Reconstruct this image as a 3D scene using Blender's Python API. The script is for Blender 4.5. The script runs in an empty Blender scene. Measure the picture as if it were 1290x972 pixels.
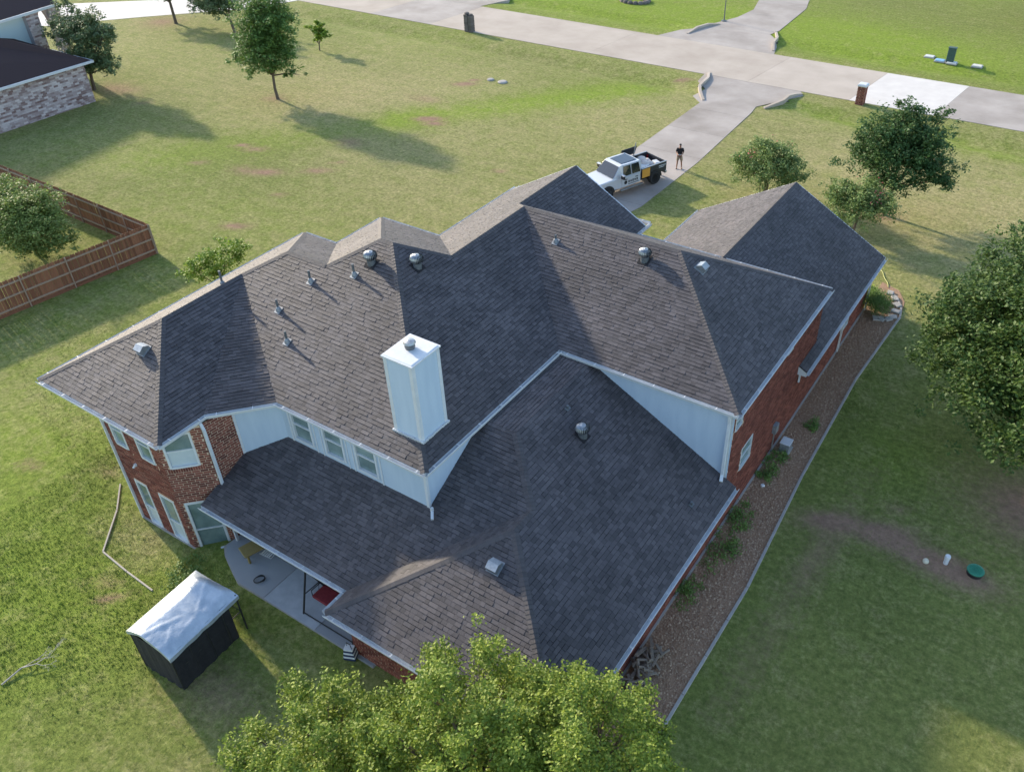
import bpy, math, random
import numpy as np
from mathutils import Vector, Matrix
random.seed(7); RNG = np.random.default_rng(11)
SC = bpy.context.scene
COL = SC.collection
# ------------------------------------------------------------------ camera
F, PITCH, ROLL, YAW = 1082.927, .6542, -.0187, 2.1572
CAM = np.array([1.2803, -2.0049, 24.3684]); CX, CY = 698.104, 477.073
def cam_axes():
    d = np.array([math.cos(YAW)*math.cos(PITCH), math.sin(YAW)*math.cos(PITCH), -math.sin(PITCH)])
    r = np.array([math.sin(YAW), -math.cos(YAW), 0.]); u = np.cross(r, d)
    c, s = math.cos(ROLL), math.sin(ROLL)
    return np.array([c*r+s*u, -s*r+c*u, d])
AX = cam_axes()
cd = bpy.data.cameras.new('camera'); cam = bpy.data.objects.new('camera', cd); COL.objects.link(cam)
m = Matrix.Identity(4)
for i in range(3):
    m[i][0], m[i][1], m[i][2], m[i][3] = AX[0][i], AX[1][i], -AX[2][i], CAM[i]
cam.matrix_world = m
cd.sensor_fit = 'HORIZONTAL'; cd.sensor_width = 36; cd.lens = F*36/1290
cd.shift_x = -(CX-645)/1290; cd.shift_y = (CY-486)/1290
cd.clip_start = .1; cd.clip_end = 5000
SC.camera = cam
# ------------------------------------------------------------------ sky, sun, exposure
SUN_EL, SUN_AZ = math.radians(21.3), math.radians(168.5)   # azimuth of the sun, counter-clockwise from +x
w = bpy.data.worlds.new('World'); SC.world = w; w.use_nodes = True
nt = w.node_tree; sky = nt.nodes.new('ShaderNodeTexSky'); sky.sky_type = 'NISHITA'; sky.sun_disc = False
sky.sun_elevation = SUN_EL; sky.sun_rotation = math.pi/2 - SUN_AZ; sky.dust_density = .8; sky.air_density = 1.0; sky.ozone_density = 1.2
bg = nt.nodes['Background']; bg.inputs['Strength'].default_value = .15
nt.links.new(sky.outputs[0], bg.inputs['Color'])
sd = bpy.data.lights.new('sun', 'SUN'); sun = bpy.data.objects.new('sun', sd); COL.objects.link(sun)
sd.energy = 2.7; sd.angle = math.radians(1.8); sd.color = (1, .87, .68)
ts = Vector((math.cos(SUN_AZ)*math.cos(SUN_EL), math.sin(SUN_AZ)*math.cos(SUN_EL), math.sin(SUN_EL)))
sun.rotation_euler = ts.to_track_quat('Z', 'Y').to_euler(); sun.location = (-40, 20, 60)
SC.view_settings.view_transform = 'Standard'; SC.view_settings.look = 'None'
SC.view_settings.exposure = 1.34; SC.view_settings.gamma = 1
# ------------------------------------------------------------------ helpers
def ray(px, py):
    return AX.T @ np.array([(px-CX)/F, -(py-CY)/F, 1.])
def at(px, py, z=0.):
    D = ray(px, py); t = (z-CAM[2])/D[2]; return CAM + t*D
def on(px, py, n, d):
    D = ray(px, py); n = np.array(n, float); return CAM + (d-n@CAM)/(n@D)*D
def pxsize(P):
    return F/np.linalg.norm(np.array(P)-CAM)
class MB:
    def __init__(s): s.v = []; s.f = []
    def add(s, V, Fs):
        o = len(s.v); s.v += [tuple(map(float, p)) for p in V]; s.f += [tuple(i+o for i in f) for f in Fs]; return s
    def box(s, c, d, R=None, taper=1.):
        hx, hy, hz = d[0]/2, d[1]/2, d[2]/2
        V = [(-hx,-hy,-hz),(hx,-hy,-hz),(hx,hy,-hz),(-hx,hy,-hz),(-hx*taper,-hy*taper,hz),(hx*taper,-hy*taper,hz),(hx*taper,hy*taper,hz),(-hx*taper,hy*taper,hz)]
        if R is not None: V = [tuple(R @ Vector(p)) for p in V]
        V = [(p[0]+c[0], p[1]+c[1], p[2]+c[2]) for p in V]
        return s.add(V, [(0,3,2,1),(4,5,6,7),(0,1,5,4),(1,2,6,5),(2,3,7,6),(3,0,4,7)])
    def bar(s, a, b, w, h, up=(0,0,1)):
        a, b = Vector(a), Vector(b); x = (b-a); L = x.length; x.normalize(); z = Vector(up)
        if abs(x.dot(z)) > .98: z = Vector((1,0,0))
        y = z.cross(x).normalized(); z = x.cross(y)
        R = Matrix((x, y, z)).transposed()
        return s.box((a+b)/2, (L, w, h), R)
    def tube(s, pts, rad, n=8, cap=True):
        pts = [Vector(p) for p in pts]; rad = rad if hasattr(rad, '__len__') else [rad]*len(pts); V = []; Fs = []
        for i, p in enumerate(pts):
            t = (pts[min(i+1, len(pts)-1)] - pts[max(i-1, 0)]).normalized()
            u = t.cross(Vector((0,0,1))) if abs(t.z) < .95 else t.cross(Vector((1,0,0)))
            u.normalize(); v = t.cross(u)
            for k in range(n):
                a = 2*math.pi*k/n; V.append(p + (u*math.cos(a)+v*math.sin(a))*rad[i])
        for i in range(len(pts)-1):
            for k in range(n):
                Fs.append((i*n+k, i*n+(k+1)%n, (i+1)*n+(k+1)%n, (i+1)*n+k))
        if cap: Fs += [tuple(range(n))[::-1], tuple(range((len(pts)-1)*n, len(pts)*n))]
        return s.add(V, Fs)
    def lathe(s, c, prof, n=20, R=None):
        V = []; Fs = []
        for r, z in prof:
            for k in range(n):
                a = 2*math.pi*k/n; p = Vector((r*math.cos(a), r*math.sin(a), z))
                if R is not None: p = R @ p
                V.append((p[0]+c[0], p[1]+c[1], p[2]+c[2]))
        m_ = len(prof)
        for i in range(m_-1):
            for k in range(n): Fs.append((i*n+k, i*n+(k+1)%n, (i+1)*n+(k+1)%n, (i+1)*n+k))
        Fs += [tuple(range(n))[::-1], tuple(range((m_-1)*n, m_*n))]
        return s.add(V, Fs)
    def prism(s, poly, z0, z1):
        n = len(poly); V = [(p[0], p[1], z0) for p in poly]+[(p[0], p[1], z1) for p in poly]
        return s.add(V, [tuple(range(n))[::-1], tuple(range(n, 2*n))]+[(i, (i+1)%n, (i+1)%n+n, i+n) for i in range(n)])
    def build(s, name, mat, parent=None, smooth=False, stuff=False, bevel=0):
        o_ = origin(parent); me = bpy.data.meshes.new(name)
        me.from_pydata([(p[0]-o_[0], p[1]-o_[1], p[2]-o_[2]) for p in s.v], [], s.f); me.update()
        if mat: me.materials.append(mat)
        if smooth: me.polygons.foreach_set('use_smooth', [True]*len(me.polygons))
        ob = bpy.data.objects.new(name, me); COL.objects.link(ob)
        if parent: ob.parent = parent
        if stuff: ob['kind'] = 'stuff'
        if bevel:
            b = ob.modifiers.new('bevel', 'BEVEL'); b.width = bevel; b.segments = 2; b.limit_method = 'ANGLE'
        return ob
def origin(o):
    if o is None: return (0,0,0)
    while o.parent: o = o.parent
    return o.get('_org') or (0,0,0)
def npmesh(name, V, Fv, mat, parent=None, stuff=False, org=None):
    """V (n,3) array, Fv (m,k) array of same-size faces"""
    o_ = np.array(origin(parent) if org is None else org, float); me = bpy.data.meshes.new(name)
    me.vertices.add(len(V)); me.vertices.foreach_set('co', (V-o_).astype(np.float32).ravel())
    k = Fv.shape[1]; me.loops.add(Fv.size); me.loops.foreach_set('vertex_index', Fv.ravel().astype(np.int32))
    me.polygons.add(len(Fv)); me.polygons.foreach_set('loop_start', np.arange(0, Fv.size, k, dtype=np.int32))
    me.update(calc_edges=True); me.materials.append(mat)
    ob = bpy.data.objects.new(name, me); COL.objects.link(ob)
    if parent: ob.parent = parent
    if stuff: ob['kind'] = 'stuff'
    return ob
def tag(o, label, cat, group=None, kind=None):
    if label: o['label'] = label
    if cat: o['category'] = cat
    if group: o['group'] = group
    if kind: o['kind'] = kind
    return o
ORG = {}
def thing(name, label, cat, loc=(0,0,0), group=None, rotz=0, local=False):
    o = bpy.data.objects.new(name, None); COL.objects.link(o); o.empty_display_size = .3
    o.location = loc; o.rotation_euler = (0,0,rotz)
    if not local: o['_org'] = [float(x) for x in loc]
    return tag(o, label, cat, group)
def struct(o): o['kind'] = 'structure'; return o
def copy_tree(o, parent=None):
    c = o.copy(); COL.objects.link(c); c.parent = parent
    for ch in list(o.children): copy_tree(ch, c)
    return c
# ------------------------------------------------------------------ materials
def mat(name, col, rough=.8, col2=None, isl=0., nscale=3., bump=0., bscale=30., metal=0., spec=.5, coat=0., stretch=None, trans=0., coords='Object'):
    m = bpy.data.materials.new(name); m.use_nodes = True; t = m.node_tree; N = t.nodes; L = t.links
    p = N['Principled BSDF']; p.inputs['Roughness'].default_value = rough; p.inputs['Metallic'].default_value = metal
    p.inputs['Specular IOR Level'].default_value = spec; p.inputs['Coat Weight'].default_value = coat
    tc = N.new('ShaderNodeTexCoord'); src = tc.outputs[coords]
    if stretch:
        mp = N.new('ShaderNodeMapping'); mp.inputs['Scale'].default_value = stretch; L.new(src, mp.inputs['Vector']); src = mp.outputs[0]
    c = (*col, 1); out = None
    if col2:
        nz = N.new('ShaderNodeTexNoise'); nz.inputs['Scale'].default_value = nscale; nz.inputs['Detail'].default_value = 6; nz.inputs['Roughness'].default_value = .6; L.new(src, nz.inputs['Vector'])
        mr = N.new('ShaderNodeMapRange'); mr.inputs['From Min'].default_value = .3; mr.inputs['From Max'].default_value = .7; L.new(nz.outputs[0], mr.inputs[0])
        fac = mr.outputs[0]
        if isl:
            g = N.new('ShaderNodeNewGeometry'); oi = N.new('ShaderNodeObjectInfo')
            ad = N.new('ShaderNodeMath'); ad.operation = 'ADD'; L.new(g.outputs['Random Per Island'], ad.inputs[0]); L.new(oi.outputs['Random'], ad.inputs[1])
            fr = N.new('ShaderNodeMath'); fr.operation = 'FRACT'; L.new(ad.outputs[0], fr.inputs[0])
            mx0 = N.new('ShaderNodeMix'); mx0.data_type = 'FLOAT'; mx0.inputs[0].default_value = isl; L.new(fac, mx0.inputs[2]); L.new(fr.outputs[0], mx0.inputs[3]); fac = mx0.outputs[0]
        mx = N.new('ShaderNodeMix'); mx.data_type = 'RGBA'; mx.inputs[6].default_value = c; mx.inputs[7].default_value = (*col2, 1)
        L.new(fac, mx.inputs[0]); L.new(mx.outputs[2], p.inputs['Base Color'])
    else: p.inputs['Base Color'].default_value = c
    if bump:
        n2 = N.new('ShaderNodeTexNoise'); n2.inputs['Scale'].default_value = bscale; n2.inputs['Detail'].default_value = 5; L.new(src, n2.inputs['Vector'])
        b = N.new('ShaderNodeBump'); b.inputs['Strength'].default_value = bump; b.inputs['Distance'].default_value = .02; L.new(n2.outputs[0], b.inputs['Height']); L.new(b.outputs[0], p.inputs['Normal'])
    if trans:
        tr = N.new('ShaderNodeBsdfTranslucent'); ms = N.new('ShaderNodeMixShader'); ms.inputs[0].default_value = trans
        if col2: L.new(mx.outputs[2], tr.inputs[0])
        else: tr.inputs[0].default_value = c
        L.new(p.outputs[0], ms.inputs[1]); L.new(tr.outputs[0], ms.inputs[2]); L.new(ms.outputs[0], N['Material Output'].inputs[0])
    return m
M = {}
M['shingle'] = mat('shingle', (.046,.040,.043), .68, (.102,.089,.093), .8, 90, .25, 160, spec=.5)
M['cap'] = mat('cap_shingle', (.054,.048,.050), .68, (.090,.079,.082), .6, 60, .5, 160, spec=.5)
M['deck'] = mat('deck', (.016,.015,.018), .95)
M['brick'] = mat('red_brick', (.095,.026,.022), .85, (.29,.098,.068), .75, 30, .4, 90, spec=.25)
M['mortar'] = mat('mortar', (.52,.38,.26), .95, (.66,.50,.36), 0, 8)
M['siding'] = mat('painted_siding', (.43,.52,.62), .6, (.50,.585,.675), 0, 2.2, .1, 14, stretch=(1.6,1.6,.25))
M['white'] = mat('white_trim', (.66,.67,.68), .5, (.56,.58,.60), 0, 4)
M['glass'] = mat('window_glass', (.08,.13,.13), .08, (.27,.35,.34), 0, .7, spec=.8)
M['blind'] = mat('window_blind', (.45,.52,.55), .25, (.55,.6,.62), 0, 1.5, spec=.8)
M['galv'] = mat('galvanised', (.28,.30,.32), .42, (.42,.43,.44), 0, 12, metal=.75)
M['dullmetal'] = mat('dull_metal', (.20,.22,.24), .55, (.32,.33,.35), 0, 9, metal=.4)
M['lead'] = mat('lead', (.09,.10,.11), .5, (.16,.17,.18), 0, 9, metal=.3)
M['black'] = mat('black_metal', (.012,.012,.014), .5, (.03,.03,.032), 0, 8)
M['concrete'] = mat('concrete', (.35,.29,.235), .9, (.50,.43,.36), .3, .3, .25, 60)
M['newconc'] = mat('new_concrete', (.56,.52,.48), .9, (.66,.62,.57), .2, .9, .2, 60)
M['drive'] = mat('driveway_concrete', (.25,.215,.185), .9, (.44,.39,.35), .2, .3, .25, 60)
M['patio'] = mat('patio_concrete', (.27,.28,.29), .9, (.36,.37,.38), .7, 1.2, .2, 60)
M['edging'] = mat('concrete_edging', (.30,.28,.26), .9, (.42,.39,.36), .3, 3)
M['bark'] = mat('bark', (.09,.065,.045), .95, (.17,.13,.10), 0, 12, .8, 40)
M['wood'] = mat('weathered_wood', (.16,.125,.10), .9, (.28,.23,.18), .5, 6, .5, 40)
M['picket'] = mat('stained_picket', (.15,.062,.032), .85, (.32,.145,.075), .75, 5, .4, 30, stretch=(6,6,1))
M['rail'] = mat('fence_rail', (.30,.22,.15), .85, (.38,.29,.21), .4, 6)
t_ = M['shingle'].node_tree; p_ = t_.nodes['Principled BSDF']; src_ = p_.inputs['Base Color'].links[0].from_socket
g_ = t_.nodes.new('ShaderNodeNewGeometry'); n_ = t_.nodes.new('ShaderNodeTexNoise'); n_.inputs['Scale'].default_value = .55; n_.inputs['Detail'].default_value = 6; t_.links.new(g_.outputs['Position'], n_.inputs['Vector'])
r_ = t_.nodes.new('ShaderNodeMapRange'); t_.links.new(n_.outputs[0], r_.inputs[0])
for i_, v_ in ((1,.3),(2,.7),(3,.78),(4,1.22)): r_.inputs[i_].default_value = v_
x_ = t_.nodes.new('ShaderNodeVectorMath'); x_.operation = 'SCALE'; t_.links.new(src_, x_.inputs[0]); t_.links.new(r_.outputs[0], x_.inputs['Scale']); t_.links.new(x_.outputs[0], p_.inputs['Base Color'])
def leafmat(n, a, b, tr=.3): return mat(n, a, .55, b, .5, 1.6, spec=.35, trans=tr)
M['leaf_yel'] = leafmat('leaf_yellow_green', (.055,.125,.020), (.38,.45,.055), .35)
M['leaf_mid'] = leafmat('leaf_mid_green', (.065,.140,.035), (.24,.36,.085))
M['leaf_deep'] = leafmat('leaf_deep_green', (.036,.082,.020), (.13,.20,.038))
M['leaf_dark'] = leafmat('leaf_dark_green', (.035,.085,.026), (.120,.210,.055))
M['leaf_olive'] = leafmat('leaf_olive', (.095,.155,.045), (.31,.41,.13))
M['leaf_pine'] = leafmat('leaf_blue_green', (.075,.120,.055), (.24,.31,.13))
M['leaf_bright'] = leafmat('leaf_bright', (.10,.19,.02), (.33,.45,.06), .35)
M['leaf_fruit'] = leafmat('leaf_pale_green', (.10,.16,.035), (.36,.44,.12), .35)
M['bloom'] = mat('blossom', (.40,.07,.07), .7, (.5,.15,.12), .5)
# ------------------------------------------------------------------ ground
def gz(a, b): return -.3*np.exp(-(((a+24.3)/4.5)**2+((b-7.6)/4.)**2))
def ditch(a, b):
    d = -.35*np.exp(-((b-63.6)/1.3)**2)*(1-np.exp(-((a+24)/5.2)**4)) - .3*np.exp(-((b-79.0)/1.3)**2)*(1-np.exp(-((a+31.5)/6)**4))
    return d
def G(a, b): return float(gz(a, b)+ditch(a, b))
def vnoise(a, b, s, seed):
    r = np.random.default_rng(seed).random((64, 64)); x, y = a/s, b/s
    i, j = np.floor(x).astype(int), np.floor(y).astype(int); u, v = x-i, y-j; u = u*u*(3-2*u); v = v*v*(3-2*v)
    g = lambda p, q: r[p % 64, q % 64]
    return g(i,j)*(1-u)*(1-v)+g(i+1,j)*u*(1-v)+g(i,j+1)*(1-u)*v+g(i+1,j+1)*u*v
def fbm(a, b, s, seed, o=4):
    t = 0; A = .5
    for k in range(o): t = t+A*vnoise(a, b, s/2**k, seed+k); A /= 2
    return t
xa = np.concatenate([[-1500,-700,-350,-200,-150], np.arange(-120, 14, .5), [20,40,90,200,500,1500]])
yb = np.concatenate([[-900,-300,-90,-40,-20], np.arange(-8, 112, .5), [125,150,200,350,800,2000]])
A_, B_ = np.meshgrid(xa, yb, indexing='ij'); Z_ = gz(A_, B_)+ditch(A_, B_) + .05*(fbm(A_, B_, 5, 5)-.45)*np.clip((abs(B_-71)-5)/3, 0, 1)
nx, ny = len(xa), len(yb)
idx = np.arange(nx*ny).reshape(nx, ny)
Fq = np.stack([idx[:-1,:-1], idx[1:,:-1], idx[1:,1:], idx[:-1,1:]], -1).reshape(-1, 4)
def blob(a, b, ca, cb, ra, rb, ang=0):
    c, s = math.cos(ang), math.sin(ang); x = (a-ca)*c+(b-cb)*s; y = -(a-ca)*s+(b-cb)*c
    return np.exp(-((x/ra)**2+(y/rb)**2))
def seg(a, b, P, Q, w_):
    P = np.array(P, float); Q = np.array(Q, float); d = Q-P; L2 = d@d
    t = np.clip(((a-P[0])*d[0]+(b-P[1])*d[1])/L2, 0, 1); r2 = (a-P[0]-t*d[0])**2+(b-P[1]-t*d[1])**2
    return np.exp(-r2/w_**2)
def fields(a, b):
    n1 = fbm(a, b, 9, 1); n2 = fbm(a, b, 3, 9); n3 = fbm(a, b, 22, 31)
    dry = .30 + .9*(n3-.47) + .6*(n1-.47)
    dry += .42*blob(a, b, -52, 52, 16, 10) + .30*blob(a, b, -48, 44, 14, 7) + .22*blob(a, b, -30, 55, 5, 6)+ .25*blob(a, b, -36, 36, 9, 5)
    dry += .45*blob(a, b, -4, 50, 12, 9) + .35*blob(a, b, -12, 57, 8, 5) + .75*blob(a, b, -24.6, 7.9, 2.3, 1.3)
    dry -= .5*seg(a, b, (-44, 46), (-32, 62), 2.6) + .4*seg(a, b, (-52, 33), (-44, 46), 3.0)
    dry -= .6*np.clip((b-75)/2, 0, 1)*(n3+.2) + .30*blob(a, b, -27, 3, 6, 7)+.35*blob(a, b, -20, 43, 3, 5)  # last patch, beside the driveway: lawn shade painted in as darker green
    dry -= .35*blob(a, b, 1, 18, 7, 16) + .35*seg(a, b, (-20, 64), (-2, 62.5), 1.6) + .2*blob(a, b, -1, 16, 5, 8)  # first and last patch: shade on the right lawn deepened through grass colour
    lush = .25+.9*(n1-.5) + .75*seg(a, b, (-44, 46), (-32, 61), 2.2) + .4*seg(a, b, (-56, 30), (-44, 46), 3.)
    lush += .9*blob(a, b, -26, 84, 12, 4)*1.0 + .6*blob(a, b, -48, 80, 12, 4)+ .45*blob(a, b, -14, 80, 10, 3) + .75*blob(a, b, -24.5, 3.5, 6, 5)+.5*blob(a, b, -33, 8, 6, 9)+.5*blob(a, b, -30, 84, 60, 6)+.4*seg(a, b, (-20, 64), (-2, 62.5), 1.6)
    lush -= .6*blob(a, b, 2, 18, 7, 14)
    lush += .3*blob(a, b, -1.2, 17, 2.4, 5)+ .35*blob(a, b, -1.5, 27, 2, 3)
    dirt = 1.2*blob(a, b, 1.5, 22.6, 1.7, .6, -.1) + .5*blob(a, b, -.9, 22.9, 1.0, .7)+ .9*blob(a, b, 4.4, 27.2, 2.5, 2.0) + .38*seg(a, b, (-2.8, 13), (-2.0, 26), .5)*(n2+.3)
    dirt += .55*blob(a, b, -45.5, 50.3, 1.5, .6)+.6*blob(a, b, -69.5, 38.8, 2.2, 1.2)+.5*blob(a, b, -47.5, 33, .9, .6)+.5*blob(a, b, -44.5, 40.5, 1.2, .7)+.5*blob(a, b, -84, 54, 2, 2)
    dirt += .9*blob(a, b, -22.9, 5.6, .55, .16, .8)+.5*blob(a, b, -56.3, 44, 1.0, .8)+.6*blob(a, b, -8.1, 48.8, .9, .9)+.5*blob(a, b, -28.6, 9.6, .5, .3) +.6*blob(a,b,-16.6,5.2,1.6,.9)
    for px_, py_, s_ in ((323,188,.9),(305,183,.6),(334,217,1.0),(297,285,.8),(355,245,.5),(400,215,.9),(425,205,.5),(540,150,1.1),(548,156,.8),(585,106,1.0),(600,101,.5),(860,100,.7),(630,215,.4),(250,205,.6),(180,130,.5),(35,585,.4),(125,728,.4),(1130,640,.5),(1040,655,1.0),(1125,670,1.0)):
        q_ = at(px_, py_); dirt += 1.0*blob(a, b, q_[0], q_[1], s_, s_*.45, .5)
    dirt = dirt*(.45+1.3*(n2-.1))
    return np.clip(dry, 0, 1), np.clip(lush, 0, 1), np.clip(dirt, 0, 1)
def grass_color(N, L, geo_src, dirt=True, blades=False):
    """grass colour network shared by the lawn sheet and the tufts"""
    def att(n):
        a = N.new('ShaderNodeAttribute'); a.attribute_name = n; return a.outputs['Fac']
    def noise(s, d=5, r=.6):
        n = N.new('ShaderNodeTexNoise'); n.inputs['Scale'].default_value = s; n.inputs['Detail'].default_value = d; n.inputs['Roughness'].default_value = r
        L.new(geo_src, n.inputs['Vector']); return n.outputs[0]
    def mth(op, a, b=None, cl=False):
        n = N.new('ShaderNodeMath'); n.operation = op; n.use_clamp = cl
        for i, x in enumerate((a, b)):
            if x is None: continue
            if isinstance(x, (int, float)): n.inputs[i].default_value = x
            else: L.new(x, n.inputs[i])
        return n.outputs[0]
    def mix(f, a, b):
        n = N.new('ShaderNodeMix'); n.data_type = 'RGBA'; L.new(f, n.inputs[0])
        for i, x in ((6, a), (7, b)):
            if isinstance(x, tuple): n.inputs[i].default_value = (*x, 1)
            else: L.new(x, n.inputs[i])
        return n.outputs[2]
    fine = noise(5, 8, .78); mid = noise(.9, 7, .68)
    g = mix(mth('MULTIPLY', mth('SUBTRACT', fine, .28), 2.2, True), (.085,.115,.026), (.26,.275,.085))
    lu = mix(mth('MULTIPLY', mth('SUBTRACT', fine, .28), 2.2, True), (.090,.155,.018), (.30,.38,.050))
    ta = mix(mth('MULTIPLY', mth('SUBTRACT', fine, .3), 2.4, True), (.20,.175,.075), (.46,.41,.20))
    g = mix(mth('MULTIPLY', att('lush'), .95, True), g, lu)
    clump = noise(2.6, 9, .82)
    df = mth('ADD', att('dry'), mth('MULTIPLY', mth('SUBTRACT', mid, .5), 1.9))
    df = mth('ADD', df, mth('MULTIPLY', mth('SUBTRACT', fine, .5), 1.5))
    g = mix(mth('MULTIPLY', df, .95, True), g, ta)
    if dirt:
        di = mix(mth('MULTIPLY', fine, 1.2, True), (.17,.10,.065), (.36,.235,.165))
        dd = mth('MULTIPLY', mth('ADD', att('dirt'), mth('MULTIPLY', mth('SUBTRACT', noise(4, 5, .7), .5), .9)), 1.3, True)
        dd = mth('MULTIPLY', dd, mth('GREATER_THAN', att('dirt'), .03))
        g = mix(dd, g, di)
    # broken clumps and faint mower tracks
    mr = N.new('ShaderNodeMapRange'); L.new(clump, mr.inputs[0])
    for i_, v_ in ((1,.33),(2,.67),(3,.70),(4,1.30)): mr.inputs[i_].default_value = v_
    mp = N.new('ShaderNodeMapping'); L.new(geo_src, mp.inputs['Vector']); mp.inputs['Rotation'].default_value = (0,0,-.75); mp.inputs['Scale'].default_value = (.12,2.2,1)
    ns = N.new('ShaderNodeTexNoise'); ns.inputs['Scale'].default_value = 1; ns.inputs['Detail'].default_value = 3; L.new(mp.outputs[0], ns.inputs['Vector'])
    mr2 = N.new('ShaderNodeMapRange'); L.new(ns.outputs[0], mr2.inputs[0])
    for i_, v_ in ((1,.35),(2,.65),(3,.95),(4,1.04)): mr2.inputs[i_].default_value = v_
    mm = mth('MULTIPLY', mr.outputs[0], mr2.outputs[0])
    x_ = N.new('ShaderNodeVectorMath'); x_.operation = 'SCALE'; L.new(g, x_.inputs[0]); L.new(mm, x_.inputs['Scale'])
    return x_.outputs[0], fine
gm = bpy.data.materials.new('lawn'); gm.use_nodes = True; N = gm.node_tree.nodes; L = gm.node_tree.links
geo = N.new('ShaderNodeNewGeometry'); c_, fine_ = grass_color(N, L, geo.outputs['Position'])
p_ = N['Principled BSDF']; p_.inputs['Roughness'].default_value = .95; p_.inputs['Specular IOR Level'].default_value = .1
L.new(c_, p_.inputs['Base Color'])
n_ = N.new('ShaderNodeTexNoise'); n_.inputs['Scale'].default_value = 7; n_.inputs['Detail'].default_value = 8; n_.inputs['Roughness'].default_value = .75; L.new(geo.outputs['Position'], n_.inputs['Vector'])
b_ = N.new('ShaderNodeBump'); b_.inputs['Strength'].default_value = .9; b_.inputs['Distance'].default_value = .09; L.new(n_.outputs[0], b_.inputs['Height']); L.new(b_.outputs[0], p_.inputs['Normal'])
V_ = np.stack([A_.ravel(), B_.ravel(), Z_.ravel()], 1)
lawn = struct(npmesh('lawn', V_, Fq, gm)); 
lawn.data.polygons.foreach_set('use_smooth', [True]*len(lawn.data.polygons))
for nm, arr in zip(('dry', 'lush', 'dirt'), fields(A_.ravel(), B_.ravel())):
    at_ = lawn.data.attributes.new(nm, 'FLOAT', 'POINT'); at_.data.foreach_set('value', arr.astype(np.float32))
# grass tufts, denser near the camera
tm = bpy.data.materials.new('grass_blades'); tm.use_nodes = True; N = tm.node_tree.nodes; L = tm.node_tree.links
geo = N.new('ShaderNodeNewGeometry'); c_, _ = grass_color(N, L, geo.outputs['Position'], dirt=False)
p_ = N['Principled BSDF']; p_.inputs['Roughness'].default_value = .8; p_.inputs['Specular IOR Level'].default_value = .2
mu = N.new('ShaderNodeMix'); mu.data_type = 'RGBA'; mu.blend_type = 'MULTIPLY'; mu.inputs[0].default_value = 1
mr = N.new('ShaderNodeMapRange'); mr.inputs['To Min'].default_value = .8; mr.inputs['To Max'].default_value = 1.6; L.new(geo.outputs['Random Per Island'], mr.inputs[0])
L.new(c_, mu.inputs[6]); L.new(mr.outputs[0], mu.inputs[7]); L.new(mu.outputs[2], p_.inputs['Base Color'])
tr_ = N.new('ShaderNodeBsdfTranslucent'); ms_ = N.new('ShaderNodeMixShader'); ms_.inputs[0].default_value = .25; L.new(mu.outputs[2], tr_.inputs[0])
L.new(p_.outputs[0], ms_.inputs[1]); L.new(tr_.outputs[0], ms_.inputs[2]); L.new(ms_.outputs[0], N['Material Output'].inputs[0])
def inpoly(x, y, P):
    r = np.zeros(x.shape, bool); j = len(P)-1
    for i in range(len(P)):
        xi, yi = P[i]; xj, yj = P[j]
        c = ((yi > y) != (yj > y)) & (x < (xj-xi)*(y-yi)/((yj-yi) or 1e-9)+xi); r ^= c; j = i
    return r
BED = [(-6.0,11.3),(-5.9,41.0),(-4.9,40.6),(-4.35,39.6),(-4.15,38.2),(-4.45,31.7),(-4.3,24.3),(-3.95,17.9),(-4.0,12.9),(-4.05,6.0),(-6.0,6.0)]
PATIO = [(-21.2,9.3),(-20.8,9.0),(-19.9,8.6),(-19.4,8.4),(-12.9,8.4),(-12.9,12.2),(-20.9,12.2)]
DRIVE = [(-26.1,38.0),(-26.0,49.8),(-26.05,60.8),(-27.2,61.9),(-27.0,63.9),(-28.4,65.4),(-28.7,67.4),(-20.2,67.4),(-19.6,66.4),(-21.9,62.2),(-21.7,60.8),(-21.2,50.2),(-21.3,42.2),(-22.2,38.0)]
HOUSE = [(-28,8.9),(-21.3,9.0),(-21,12),(-13.9,12),(-13.9,8.5),(-6,8.5),(-6,38),(-15.3,38),(-15.3,30),(-22.1,30),(-25.6,24),(-28,21)]
N0 = 420000
u_ = RNG.random(N0); dist = 20+ u_*32; ang = YAW+RNG.uniform(-.62, .66, N0)
ta_, tb_ = CAM[0]+np.cos(ang)*dist*1.0-0, CAM[1]+np.sin(ang)*dist
h_ = RNG.random(N0) < .6                                            # extra close ones below the camera's view
ta_[h_] = RNG.uniform(-30, 9, h_.sum()); tb_[h_] = RNG.uniform(-2, 30, h_.sum())
dr, lu, di = fields(ta_, tb_)
keep = ~(inpoly(ta_, tb_, BED) | inpoly(ta_, tb_, PATIO) | inpoly(ta_, tb_, DRIVE) | inpoly(ta_, tb_, HOUSE)) & (di*RNG.random(N0)*1.4 < .35) & ~((tb_ > 67.1) & (tb_ < 75.6)) & (RNG.random(N0) < np.clip((52-np.hypot(ta_-CAM[0], tb_-CAM[1]))/22, 0, 1))
ta_, tb_, dr, lu = ta_[keep], tb_[keep], dr[keep], lu[keep]; n = len(ta_)
d_ = np.hypot(ta_-CAM[0], tb_-CAM[1]); sz = (.022+.030*RNG.random(n))*(.7+.6*lu)*np.where(RNG.random(n) < .012, 1.7, 1.)
th = RNG.random(n)*6.283; Vt = []; base = np.stack([ta_, tb_, gz(ta_, tb_)+ditch(ta_, tb_)-.02], 1)
tv = np.zeros((n, 3, 3, 3))
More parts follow.
